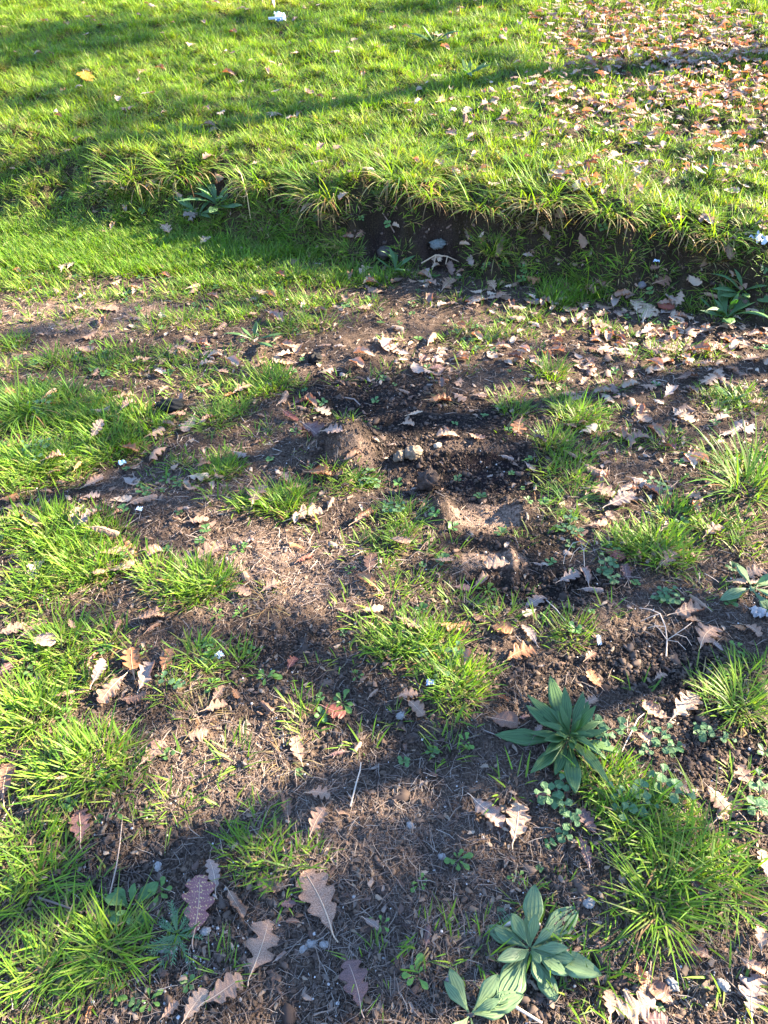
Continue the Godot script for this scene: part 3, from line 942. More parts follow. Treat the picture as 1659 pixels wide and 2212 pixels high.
# ---------------------------------------------------------------- tufts of grass
var tufts := {}

func tuft_kit() -> void:
	var plan := {      # blades, shortest, longest, width, spread, lean, bend, dead share
		"lawn": [130, 0.03, 0.115, 0.0042, 0.065, 0.55, 0.8, 0.15],
		"long": [100, 0.12, 0.26, 0.0050, 0.04, 0.75, 1.15, 0.12],
		"combed": [80, 0.09, 0.18, 0.0042, 0.06, 0.95, 0.9, 0.18],
		"droop": [190, 0.08, 0.20, 0.0040, 0.08, 0.85, 1.5, 0.45],
		"golden": [230, 0.06, 0.17, 0.0040, 0.085, 0.75, 1.6, 0.62],
		"sparse": [38, 0.04, 0.10, 0.0040, 0.045, 0.75, 0.7, 0.15],
		"dead": [60, 0.06, 0.16, 0.0026, 0.03, 0.8, 0.8, 1.0],
	}
	for k in plan:
		tufts[k] = []
		for v in 3:
			var a: Array = plan[k]
			var pair: Array = []
			var from := rng.state
			for part in [1, 2]:
				rng.state = from
				pair.append(tuft(a[0], a[1], a[2], a[3], a[4], a[5], a[6], a[7], part, 5))
			tufts[k].append(pair)

func tuft_thing(kind: String, px: float, py: float, size: float, tone: int, label: String, phrase: String, called: String = "grass_tuft") -> void:
	var p := at(px, py)
	var o := thing(called, p - Vector3(0, 0.004, 0), rng.randf() * TAU)
	var pair: Array = tufts[kind][rng.randi() % 3]
	if kind != "dead":
		piece("green_blades", pair[0], grass_tones[tone], o)
	piece("dead_blades", pair[1], grass_tones[0], o)
	o.scale = Vector3.ONE * size
	tag(o, label, "grass tuft" if kind != "dead" else "dead grass", "grass tufts" if kind != "dead" else "dead grass clumps")
	if phrase:
		mark(phrase, p)

var grass_tones: Array = []

# ---------------------------------------------------------------- small plants
var kit := {}

func plant_kit() -> void:
	var dark := Color(0.065, 0.130, 0.045)
	kit["plantain"] = [broad_leaf(1, 0.105, 0.0, 0.25, 0.12, 1.0, 0.015, dark), broad_leaf(2, 0.115, 0.1, 0.05, 0.10, 1.0, 0.02, dark), broad_leaf(3, 0.09, 0.0, 0.45, 0.18, 1.0, 0.02, dark), broad_leaf(4, 0.125, 0.2, -0.05, 0.08, 1.0, 0.02, dark)]
	kit["wide_plantain"] = [broad_leaf(5, 0.185, 0.35, 0.12, 0.10, 1.0, 0.02, Color(0.115, 0.185, 0.085)), broad_leaf(6, 0.20, 0.4, 0.02, 0.08, 1.0, 0.03, Color(0.115, 0.185, 0.085)), broad_leaf(7, 0.16, 0.3, 0.3, 0.12, 1.0, 0.02, Color(0.115, 0.185, 0.085))]
	kit["spoon"] = [broad_leaf(8, 0.24, 1.0, 0.2, 0.25, 0.0, 0.02, Color(0.095, 0.185, 0.030)), broad_leaf(9, 0.21, 0.8, 0.35, 0.2, 0.0, 0.02, Color(0.095, 0.185, 0.030))]
	kit["crinkled"] = [broad_leaf(12, 0.40, 0.6, 0.1, 0.15, 0.0, 0.10, Color(0.07, 0.13, 0.055)), broad_leaf(13, 0.36, 0.7, 0.25, 0.1, 0.0, 0.12, Color(0.07, 0.13, 0.055))]
	kit["weedy"] = [broad_leaf(15, 0.22, 0.6, 0.2, 0.1, 0.0, 0.07, Color(0.06, 0.13, 0.035)), broad_leaf(16, 0.26, 0.7, 0.35, 0.1, 0.0, 0.08, Color(0.06, 0.13, 0.035))]
	var st := SurfaceTool.new()      # a narrow leaf with side teeth
	st.begin(Mesh.PRIMITIVE_TRIANGLES)
	var n := blade(st, 0, Vector3.ZERO, 0.0, 1.35, 0.25, 1.0, 0.06, Color(0.07, 0.13, 0.06), Color(0.08, 0.15, 0.07), 6)
	for k in 6:
		for s in [-1.0, 1.0]:
			n = blade(st, n, Vector3(0.25 + 0.11 * k, 0.17 - 0.012 * k, 0.0), s * 0.7, 1.35, 0.2, 0.17, 0.035, Color(0.07, 0.13, 0.06), Color(0.08, 0.15, 0.07), 2)
	kit["toothed"] = [st.commit()]

var greens := {}

func set_leaf(o: Node3D, called: String, kind: String, m: Material, az: float, tilt: float, size: float, up: float = 0.0, out: float = 0.0) -> void:
	var lf := piece(called, kit[kind][rng.randi() % kit[kind].size()], m, o)
	var b := Basis(Vector3.UP, az) * Basis(Vector3(0, 0, 1), tilt) * Basis(Vector3.RIGHT, rng.randf_range(-0.35, 0.35))
	lf.transform = Transform3D(b * Basis.from_scale(Vector3.ONE * size), Vector3(0, up, 0) + b.x * out)

func rosette(called: String, kind: String, px: float, py: float, n: int, size: float, low: float, high: float, label: String, phrase: String, category: String, group: String = "", m: String = "dark") -> Node3D:
	var p := at(px, py)
	var o := thing(called, p, rng.randf() * TAU)
	for i in n:
		var t := float(i) / n           # outer leaves first, flat; the heart upright
		set_leaf(o, "leaf", kind, greens[m], i * 2.4 + rng.randf_range(-0.5, 0.5), lerpf(low, high, t * t) + rng.randf_range(-0.16, 0.16), size * lerpf(1.0, 0.45, t) * rng.randf_range(0.62, 1.15), 0.006 + 0.012 * t * size / 0.12, 0.004)
	tag(o, label, category, group)
	if phrase:
		mark(phrase, p)
	return o

func nettle(px: float, py: float, size: float, stems: int, label: String, phrase: String) -> void:
	var p := at(px, py)
	var o := thing("dead_nettle", p, rng.randf() * TAU)
	for s in stems:
		var az := TAU * s / stems + rng.randf()
		var lean := rng.randf_range(0.5, 1.2)
		var l := size * rng.randf_range(1.0, 2.0)
		var dir := Vector3(cos(az) * sin(lean), cos(lean), sin(az) * sin(lean))
		piece("stem", tube([Vector3(0, -0.01, 0), dir * l * 0.5 + Vector3(0, 0.1 * l, 0), dir * l], [0.0016, 0.0013, 0.001], 4), greens["stem"], o)
		for k in 3:
			for h in 2:
				var lf := piece("leaf", kit["crinkled"][rng.randi() % 2], greens["grey"], o)
				var b := Basis(Vector3.UP, -az + PI * h + PI * 0.5 * k + rng.randf_range(-0.2, 0.2)) * Basis(Vector3(0, 0, 1), rng.randf_range(-0.3, 0.35))
				lf.transform = Transform3D(b * Basis.from_scale(Vector3.ONE * size * (1.0 - 0.2 * k) * rng.randf_range(0.75, 1.1)), dir * l * (0.4 + 0.3 * k) + Vector3(0, 0.1 * l * (1.0 - absf(k - 1.0) * 0.5), 0))
	tag(o, label, "weed", "dead-nettles")
	if phrase:
		mark(phrase, p)

func stone(called: String, px: float, py: float, size: float, form: Array, c: Color, label: String, phrase: String, category: String, group: String = "", sink: float = 0.3) -> void:
	var p := at(px, py)
	var o := piece(called, pebble(form[0], form[1], form[2], form[3], 14), null, self)
	var m := tinted(0.85, Color.BLACK, 0.3)
	m.albedo_color = c.linear_to_srgb()
	m.uv1_triplanar = true
	m.uv1_scale = Vector3.ONE * 0.7
	m.albedo_texture = speckle
	o.material_override = m
	o.transform = Transform3D(Basis(Vector3.UP, form[4]) * Basis.from_scale(Vector3.ONE * size), p + Vector3.UP * size * form[2] * (1.0 - 2.0 * sink))
	tag(o, label, category, group)
	if phrase:
		mark(phrase, p)

var speckle: Texture2D

func twig(called: String, pts: Array, radius: float, c: Color, label: String, phrase: String, category: String, forks: Array = []) -> void:
	var base := at(pts[0][0], pts[0][1])
	var line: Array = []
	var rad: Array = []
	for i in pts.size():
		var q := at(pts[i][0], pts[i][1]) - base
		q.y += 0.006 + (pts[i][2] if pts[i].size() > 2 else 0.0)
		line.append(q)
		rad.append(radius * lerpf(1.0, 0.45, float(i) / pts.size()))
	var o := thing(called, base)
	var m := mat(c, 0.75)
	piece("stem", tube(line, rad, 5), m, o)
	for f in forks:
		var fl: Array = [line[f[0]]]
		for k in range(1, f.size()):
			var q := at(f[k][0], f[k][1]) - base
			q.y += 0.008 + (f[k][2] if f[k].size() > 2 else 0.0)
			fl.append(q)
		var fr: Array = []
		for k in fl.size():
			fr.append(radius * lerpf(0.7, 0.3, float(k) / fl.size()))
		piece("branch", tube(fl, fr, 4), m, o)
	tag(o, label, category)
	if phrase:
		mark(phrase, base)

func scrap(called: String, px: float, py: float, size: Vector2, c: Color, crush: float, label: String, phrase: String, category: String, gloss: float = 0.5) -> Node3D:
	var p := at(px, py)
	var rows: Array = []
	var colors: Array = []
	var ph := rng.randf() * 60.0
	for i in 9:
		var row: Array = []
		var crow: Array = []
		for k in 9:
			var u := i / 8.0 - 0.5
			var v := k / 8.0 - 0.5
			row.append(Vector3(u * size.x + 0.1 * size.x * noise2.get_noise_2d(v * 40.0 + ph, 2.0), crush * (0.35 + noise2.get_noise_2d(u * 26.0 + ph, v * 26.0) + 0.4 * noise2.get_noise_2d(u * 70.0 + ph, v * 70.0)), v * size.y + 0.12 * size.y * noise2.get_noise_2d(u * 40.0 + ph, 8.0)))
			crow.append(Color.WHITE)
		rows.append(row)
		colors.append(crow)
	var o := thing(called, p + Vector3(0, 0.006, 0), rng.randf() * TAU)
	piece("sheet", strip_mesh(rows, colors), mat(c, 0.45, Color(0.4, 0.4, 0.4), gloss), o)
	tag(o, label, category)
	if phrase:
		mark(phrase, p)
	return o

func things() -> void:
	leaf_kit()
	for c in [Color(1, 1, 1), Color(1.15, 1.08, 1.0), Color(0.75, 0.85, 1.25), Color(1.5, 1.2, 1.2)]:
		var m := tinted(0.48, Color(0.96, 1.0, 0.45), 0.34)
		m.albedo_color = Color(minf(c.r, 1.0), minf(c.g, 1.0), minf(c.b, 1.0)).linear_to_srgb()
		grass_tones.append(m)
	tuft_kit()
	plant_kit()
	greens["dark"] = tinted(0.5, Color(0.55, 0.75, 0.3), 0.42)
	greens["grey"] = tinted(0.6, Color(0.5, 0.65, 0.35), 0.3)
	greens["light"] = tinted(0.42, Color(0.75, 0.95, 0.35), 0.5)
	greens["stem"] = mat(Color(0.10, 0.06, 0.05), 0.6)
	speckle = noise_picture(0.06, Color(0.6, 0.58, 0.55), Color.WHITE, 55, 4, 256)
	hard_things()
	plants()
	grass_things()
	leaf_things()
	more_leaves()
	name_leaves()

func hard_things() -> void:
	whole()
	stone("black_lump", 371, 885, 0.028, [11, 0.45, 0.62, 1.75, 0.1], Color(0.010, 0.012, 0.014), "black crusty oblong lump lying in the grass below the bank", "the oblong black lump", "lump", "black lumps", -0.05)
	stone("black_lump", 681, 781, 0.022, [12, 0.5, 0.85, 1.15, 0.6], Color(0.014, 0.013, 0.014), "small round black lump at the far edge of the dug earth", "the round black lump", "lump", "black lumps", 0.1)
	stone("rock", 946, 530, 0.029, [13, 0.38, 0.62, 1.2, 0.4], Color(0.17, 0.20, 0.20), "pale blue grey rock sitting in the bare face of the bank", "the pale bank rock", "rock", "", 0.3)
	stone("rock", 832, 547, 0.033, [14, 0.3, 0.7, 1.2, 1.4], Color(0.09, 0.08, 0.07), "dull grey rock half buried at the foot of the bank", "the half-buried rock", "rock", "", 0.35)
	stone("stone", 893, 984, 0.022, [15, 0.5, 0.8, 1.2, 0.3], Color(0.26, 0.20, 0.14), "larger sandy stone on the bare earth in the hollow", "the larger sandy stone", "stone", "", 0.15)
	stone("stone", 863, 990, 0.017, [16, 0.5, 0.8, 1.25, 0.9], Color(0.19, 0.15, 0.11), "smaller sandy stone beside the larger one in the hollow", "the smaller sandy stone", "stone", "", 0.15)
	stone("soil_clod", 925, 1046, 0.030, [17, 0.6, 0.9, 1.0, 0.0], Color(0.075, 0.053, 0.043), "upright brown clod of earth standing in the trodden hollow", "the upright earth clod", "clod", "", 0.2)
	stone("stone", 945, 964, 0.010, [18, 0.25, 0.8, 1.3, 0.5], Color(0.42, 0.36, 0.28), "tiny cream stone just beyond the larger sandy stone", "", "stone")
	stone("stone", 1385, 618, 0.018, [19, 0.2, 0.8, 1.1, 0.5], Color(0.2, 0.19, 0.2), "little grey stone among leaves under the bank", "", "stone")
	whole()
	for s in [
		[354, 2048, 0.0085, "first white pebble in front of the toothed rosette, the biggest one there"], [366, 2057, 0.0075, "beige pebble touching the biggest white pebble by the toothed rosette"],
		[341, 1872, 0.007, "lone white pebble on dark earth left of the spotted maroon leaf"], [673, 2042, 0.008, "white pebble between the deep-lobed tan leaf and the dark thatch"],
		[655, 2052, 0.006, "cream pebble just left of the white one beside the deep-lobed tan leaf"], [444, 2012, 0.007, "white pebble at the tip of the spotted maroon leaf"],
		[887, 1784, 0.007, "white pebble above the little spoon-leaved rosette"], [1272, 1952, 0.0085, "white angular pebble left of the spreading wet grass tuft"],
		[1452, 2127, 0.009, "clean white pebble beside the heap of leaves near the corner"], [1561, 2129, 0.0085, "clean white pebble closest to the grey brown leaf at the corner"],
		[974, 2113, 0.0075, "bluish white pebble left of the broad plantain's grass"], [955, 1852, 0.006, "white pebble touching the leaves of the bigger spoon-leaved plant"],
		[700, 2041, 0.006, "grey pebble right of the white one by the deep-lobed leaf"], [866, 1547, 0.0085, "rounded beige pebble below the crumpled leaf pair on dark earth"],
	]:
		stone("pebble", s[0], s[1], s[2], [20 + int(s[0]) % 37, 0.45, 0.6, 1.3, s[1] * 0.1], Color(0.34, 0.32, 0.30), s[3], "", "pebble", "pale pebbles", 0.2)
	# litter
	var o := scrap("paper_scrap", 606, 50, Vector2(0.13, 0.10), Color(0.82, 0.84, 0.82), 0.035, "torn white and blue paper wrapper lying on the meadow grass", "the white and blue wrapper", "litter")
	o.scale = Vector3.ONE * 0.58
	o.rotation.y = 0.3
	o.get_child(0).rotation_degrees = Vector3(48, 0, -8)
	o.get_child(0).position.y = 0.055
	var edge := BoxMesh.new()
	edge.size = Vector3(0.17, 0.020, 0.03)
	var e := piece("grey_edge", edge, mat(Color(0.45, 0.52, 0.55), 0.5), o)
	e.position = Vector3(-0.06, 0.052, 0.03)
	var blue := BoxMesh.new()
	blue.size = Vector3(0.062, 0.024, 0.032)
	e = piece("blue_print", blue, mat(Color(0.02, 0.15, 0.50), 0.5), o)
	e.position = Vector3(-0.01, 0.031, 0.033)
	scrap("paper_scrap", 474, 1419, Vector2(0.016, 0.020), Color(0.80, 0.80, 0.84), 0.010, "small white crumpled scrap among grass blades and seedlings", "the white scrap", "litter")
	scrap("plastic_scrap", 1293, 1386, Vector2(0.010, 0.028), Color(0.32, 0.37, 0.40), 0.004, "pale grey-blue sliver of plastic lying on black earth", "the pale sliver", "litter")
	scrap("plastic_scrap", 1648, 524, Vector2(0.07, 0.09), Color(0.40, 0.43, 0.48), 0.03, "crumpled whitish plastic scrap on the bank edge by dry stems", "the plastic scrap", "litter")
	scrap("plastic_scrap", 1418, 565, Vector2(0.018, 0.022), Color(0.45, 0.55, 0.70), 0.008, "small pale blue chip against the dark bank face", "the pale blue chip", "litter")
	scrap("plastic_scrap", 1161, 654, Vector2(0.018, 0.018), Color(0.03, 0.06, 0.30), 0.010, "little dark blue scrap between leaves and grass under the bank", "the dark blue scrap", "litter")
	scrap("plastic_scrap", 265, 1003, Vector2(0.018, 0.020), Color(0.50, 0.68, 0.80), 0.008, "light blue crumb of litter on bare thatch beside grass", "the light blue crumb", "litter")
	scrap("plastic_scrap", 302, 1103, Vector2(0.014, 0.018), Color(0.8, 0.8, 0.8), 0.006, "white chip on the dark thatch near the grey tan leaf", "", "litter")
	scrap("paper_scrap", 1636, 1328, Vector2(0.04, 0.03), Color(0.28, 0.26, 0.24), 0.015, "greyish crumpled scrap by the broad grey-green leaves", "", "litter")
	scrap("foil_scrap", 930, 1478, Vector2(0.016, 0.02), Color(0.45, 0.48, 0.62), 0.008, "bluish foil scrap in shade beside the grass edge", "the foil scrap", "litter")
	# stems and twigs
	twig("dry_weed", [[1438, 1421], [1440, 1385], [1432, 1367, 0.02], [1418, 1345, 0.03], [1400, 1330, 0.02], [1378, 1322, 0.01]], 0.0019, Color(0.36, 0.29, 0.23), "bleached branching dead stem lying on the black earth", "the bleached branching stem", "stem",
		[[1, [1455, 1385, 0.02], [1476, 1392, 0.02], [1490, 1404, 0.01]], [1, [1420, 1376, 0.02], [1405, 1368, 0.03]], [2, [1412, 1366, 0.02], [1396, 1366, 0.01]], [3, [1398, 1348, 0.02], [1380, 1352, 0.01]], [1, [1470, 1378, 0.03], [1488, 1360, 0.02]], [1, [1460, 1396, 0.01], [1480, 1408, 0.0]]])
	twig("dry_weed", [[1262, 1230], [1256, 1208, 0.03], [1246, 1200, 0.05], [1230, 1204, 0.05], [1215, 1222, 0.03], [1214, 1232, 0.02]], 0.0012, Color(0.30, 0.26, 0.21), "pale dead stem curling into loops at the hollow's edge", "the curling pale stem", "stem", [[1, [1244, 1214, 0.05], [1232, 1225, 0.05], [1226, 1235, 0.03]], [1, [1264, 1198, 0.05], [1272, 1206, 0.04]]])
	twig("dry_stalk", [[542, 478], [537, 448, 0.05], [526, 420, 0.09], [516, 408, 0.10]], 0.0030, Color(0.45, 0.33, 0.17), "tall dry seed stalk bending over the plantain on the bank", "the tall dry stalk", "stalk", [[1, [527, 452, 0.05], [520, 450, 0.05]], [2, [514, 416, 0.10], [508, 420, 0.09]]])
	twig("twig", [[757, 1745], [770, 1700, 0.01], [778, 1672, 0.01], [780, 1655, 0.01]], 0.0020, Color(0.36, 0.29, 0.22), "thin pale twig lying upright across the dry thatch", "the thin pale twig", "twig")
	twig("twig", [[237, 1942], [255, 1880, 0.01], [262, 1835, 0.01], [266, 1765, 0.0]], 0.0016, Color(0.26, 0.19, 0.14), "long thin brown stem running over the dark earth", "the long brown stem", "twig")
	twig("twig", [[85, 1942], [130, 1958, 0.006], [180, 1975, 0.004]], 0.0026, Color(0.12, 0.085, 0.065), "dark brown twig lying beside the thick grass clump", "the dark twig", "twig")
	twig("root", [[910, 576, 0.01], [940, 572, 0.04], [965, 575, 0.04], [990, 577, 0.02]], 0.0035, Color(0.34, 0.25, 0.16), "bare pale root arching out along the foot of the bank", "the bare pale root", "root", [[1, [938, 580, 0.02], [934, 586, 0.0]], [2, [962, 584, 0.02]]])
	twig("root", [[852, 505, 0.0], [838, 480, 0.0], [826, 462, 0.0]], 0.0030, Color(0.20, 0.14, 0.10), "thin root hanging down the bare bank face", "", "root")
	twig("twig", [[745, 862], [765, 870, 0.01], [778, 878, 0.0]], 0.0030, Color(0.20, 0.15, 0.12), "short grey twig on the crumbled dark earth", "the short grey twig", "twig")
	twig("twig", [[1180, 1300], [1200, 1325, 0.01], [1222, 1345, 0.0]], 0.0018, Color(0.33, 0.27, 0.22), "thin straight stem crossing the black earth by the grass", "", "twig")
	twig("twig", [[1335, 1640], [1375, 1560, 0.01], [1390, 1545, 0.0]], 0.0016, Color(0.4, 0.32, 0.25), "fine stem beyond the big ribbed plantain", "", "twig")
	twig("straw_stem", [[1070, 2165], [1110, 2180, 0.01], [1170, 2212, 0.0]], 0.0034, Color(0.52, 0.42, 0.32), "thick pale straw lying in front of the broad plantain", "the thick pale straw", "straw")
	twig("straw_stem", [[1085, 2005], [1110, 1998, 0.015], [1165, 2004, 0.01]], 0.0042, Color(0.40, 0.34, 0.28), "split grey straw stub lying across the broad plantain", "", "straw")
	twig("stake", [[592, 22], [590, 12, 0.12], [587, 4, 0.30]], 0.012, Color(0.55, 0.42, 0.28), "thin pale wooden stake standing in dry grass at the meadow's end", "the wooden stake", "stake")
	twig("dry_stalk", [[568, 14], [566, 4, 0.2]], 0.004, Color(0.36, 0.26, 0.15), "dry brown stalk standing left of the wooden stake", "", "stalk")
	# the round reddish cap under the bank
	stone("mushroom_cap", 1438, 664, 0.036, [41, 0.10, 0.28, 1.0, 0.2], Color(0.24, 0.075, 0.05), "flat rounded rusty red cap among the leaves under the bank", "the rusty red cap", "mushroom", "", 0.0)

func plants() -> void:
	whole()
	var o := rosette("plantain", "plantain", 1228, 1600, 38, 0.150, 0.12, 1.15, "big ribbed plantain with dark arching leaves on the black earth", "the big plantain", "plant", "plantains")
	rosette("plantain", "wide_plantain", 1143, 2055, 22, 0.115, 0.05, 0.8, "broad grey-green plantain rosette lying flat on the dark thatch", "the broad plantain", "plant", "plantains")
	rosette("plantain", "wide_plantain", 1015, 2196, 9, 0.09, 0.1, 0.7, "plantain at the lower edge with a long leaf pointing up", "the lower-edge plantain", "plant", "plantains")
	rosette("plantain", "plantain", 470, 448, 13, 0.22, 0.35, 1.1, "dark plantain clump growing up the grassy bank under a hollow", "the bank plantain", "plant", "plantains")
	rosette("plantain", "plantain", 430, 470, 9, 0.18, 0.3, 1.0, "paler plantain just left of the dark bank clump", "", "plant", "plantains")
	rosette("plantain", "plantain", 853, 590, 7, 0.19, 0.45, 1.25, "upright plantain alone at the bank foot between leaves", "the upright plantain", "plant", "plantains")
	rosette("plantain", "plantain", 1568, 690, 10, 0.20, 0.3, 1.25, "plantain with one sunlit leaf standing among leaves under the bank", "the sunlit plantain", "plant", "plantains")
	rosette("plantain", "plantain", 1600, 640, 11, 0.17, 0.2, 1.0, "dark plantain in the bank's shade behind the sunlit one", "", "plant", "plantains")
	rosette("plantain", "wide_plantain", 1622, 1275, 7, 0.11, 0.05, 0.9, "grey-green plantain with long limp leaves at the right border", "the limp-leaved plantain", "plant", "plantains")
	rosette("plantain", "plantain", 1585, 870, 7, 0.09, 0.2, 1.0, "small plantain amid leaf litter beyond the arching tuft", "", "plant", "plantains")
	rosette("plantain", "plantain", 1550, 680, 5, 0.10, 0.6, 1.2, "small bright plantain sprout beside the sunlit one", "", "plant", "plantains", "light")
	rosette("plantain", "plantain", 1010, 170, 8, 0.16, 0.3, 1.0, "plantain in the trunk shadow on the meadow", "the shadowed plantain", "plant", "plantains")
	rosette("plantain", "plantain", 940, 100, 7, 0.17, 0.5, 1.1, "plantain with upright pale leaves on the sunlit meadow", "the sunlit meadow plantain", "plant", "plantains")
	rosette("plantain", "plantain", 1285, 295, 7, 0.13, 0.3, 1.0, "plantain among leaves on the slope above the golden tuft", "the slope plantain", "plant", "plantains")
	rosette("plantain", "plantain", 550, 740, 6, 0.14, 0.3, 0.8, "pale plantain in thin grass at the path's far side", "the path plantain", "plant", "plantains", "light")
	rosette("plantain", "plantain", 1530, 380, 7, 0.12, 0.3, 1.0, "plantain low in the litter near the bank's far end", "", "plant", "plantains")
	rosette("dandelion", "weedy", 285, 1970, 10, 0.075, 0.1, 0.7, "broad-leaved weed rosette half hidden by the thick grass clump", "the broad-leaved weed", "plant", "", "dark")
	rosette("toothed_rosette", "toothed", 385, 2022, 26, 0.062, -0.1, 0.7, "bluish rosette of narrow toothed leaves on pebbly earth", "the toothed rosette", "plant", "", "grey")
	for s in [
		[989, 1860, 10, 0.040, "bigger bright spoon-leaved plant on the dry thatch", "the bigger spoon-leaved plant"], [907, 1910, 8, 0.026, "small spoon-leaved rosette left of the bigger one", "the little spoon-leaved rosette"],
		[250, 1756, 6, 0.028, "bright seedling at the edge of the dense bright tuft", "the bright seedling"], [325, 2164, 7, 0.032, "grey-green seedling cross on pebbly earth", "the grey seedling"], [250, 2152, 9, 0.032, "leafy seedling beside the grey one at the grass edge", "the grass-edge seedling"],
		[346, 1928, 10, 0.036, "pale crinkled seedling beyond the toothed rosette", "the pale crinkled seedling"], [318, 1406, 6, 0.026, "two-leaved seedling right of the fallen leaf group", "the lone seedling"],
		[453, 1396, 9, 0.040, "seedling beside the white scrap with toothed leaves", "the scrap seedling"], [532, 1402, 9, 0.036, "seedling right of the white scrap in dark earth", "the dark-earth seedling"],
		[575, 1466, 11, 0.046, "round rosette of bright spoon leaves on dark earth", "the bright spoon rosette"], [459, 1486, 10, 0.038, "leafy rosette half under a grass tuft, left of the bright one", "the tuft rosette"],
		[740, 1522, 10, 0.046, "loose bright rosette under the red brown leaf's far side", "the loose rosette"], [770, 1463, 7, 0.028, "tiny rosette alone on black earth beyond the loose one", "the tiny rosette"],
		[522, 1326, 9, 0.034, "green rosette in thin grass at the litter's near edge", "the litter-edge rosette"], [470, 1332, 8, 0.032, "yellow-green rosette just left of the litter-edge one", ""], [515, 1191, 9, 0.034, "rosette growing at the tip of the large tan leaf", "the leaf-tip rosette"],
		[140, 1552, 8, 0.036, "shaded rosette on dark earth between two grass patches", "the shaded rosette"], [1052, 1278, 10, 0.036, "cluster of cupped leaves at the near edge of the hollow", "the cupped cluster"],
		[365, 1040, 9, 0.045, "green rosette near the grey tan leaf on the path", "the path rosette"], [640, 938, 7, 0.030, "blue-green seedling alone at the dug earth's edge", "the blue-green seedling"],
		[780, 1120, 8, 0.03, "small weed rosette left of the combed-over tuft", ""], [1590, 1405, 8, 0.034, "rosette of round pale leaves by the right border", "the border rosette"], [755, 1236, 6, 0.026, "tiny bright rosette on the sunny litter", "the litter rosette"],
		[1170, 1337, 12, 0.020, "ferny little weed beyond the black earth tuft", "the ferny weed"], [1005, 1607, 9, 0.03, "dark little rosette in the plantain's shade", ""], [1115, 1900, 7, 0.024, "flat little green rosette on thatch right of the spoon-leaved plant", "the flat little rosette"], [900, 2110, 7, 0.045, "shaded weed near the lower-edge plantain", ""], [825, 2000, 6, 0.03, "faint seedling in dark thatch left of the broad plantain", ""],
	]:
		rosette("seedling", "spoon", s[0], s[1], s[2], s[3] * 0.72, 0.15, 0.9, s[4], s[5], "seedling", "leafy seedlings", "light" if s[2] > 5 and int(s[0]) % 3 else "dark")
	for s in [
		[1345, 1735, 0.034, 3, "dead-nettle rising through the sunlit grass below the big plantain", "the grass dead-nettle"], [1412, 1712, 0.036, 3, "dead-nettle with broad leaves at the grass clump's far edge", "the broad-leaved dead-nettle"],
		[1200, 1727, 0.030, 3, "dead-nettle with purple stem left of the grass clump", "the purple-stemmed dead-nettle"], [1225, 1790, 0.026, 2, "small dead-nettle in front of the purple-stemmed one", ""],
		[1440, 1296, 0.026, 4, "dead-nettle patch beyond the bleached branching stem", "the earth dead-nettle"], [1415, 1612, 0.026, 4, "dead-nettle mat right of the big plantain", "the mat dead-nettle"],
		[1300, 1580, 0.030, 3, "pale upright dead-nettle growing inside the big plantain", ""], [1310, 1240, 0.028, 4, "dead-nettle cluster beside the hollow's right edge", "the hollow-edge dead-nettle"],
		[1230, 1150, 0.03, 3, "grey dead-nettle wilting over the hollow's right rim", "the wilting dead-nettle"], [80, 985, 0.032, 5, "dead-nettle patch between two bright grass patches", "the left dead-nettle"],
		[845, 1105, 0.026, 4, "dead-nettle at the combed-over tuft's left side", ""], [800, 1045, 0.028, 3, "grey-leaved dead-nettle at the foot of the earth mound", "the mound dead-nettle"], [1640, 1745, 0.03, 3, "dark dead-nettle at the right border beside orange leaf", ""],
		[1420, 1060, 0.028, 3, "dead-nettle between grey leaves and the arching tuft", ""], [95, 890, 0.040, 3, "grey-green weed in the shaded long grass", "the shaded weed"], [370, 1480, 0.022, 2, "little dead-nettle in front of the fallen leaf group", ""],
		[1530, 1590, 0.024, 3, "dead-nettle under the bright upright tuft", ""], [905, 1415, 0.02, 2, "dead-nettle sprig in the grass beyond the plantain", ""], [970, 1440, 0.03, 2, "pale nettle leaves at the standing grey leaf's foot", ""],
	]:
		nettle(s[0], s[1], s[2], s[3], s[4], s[5])

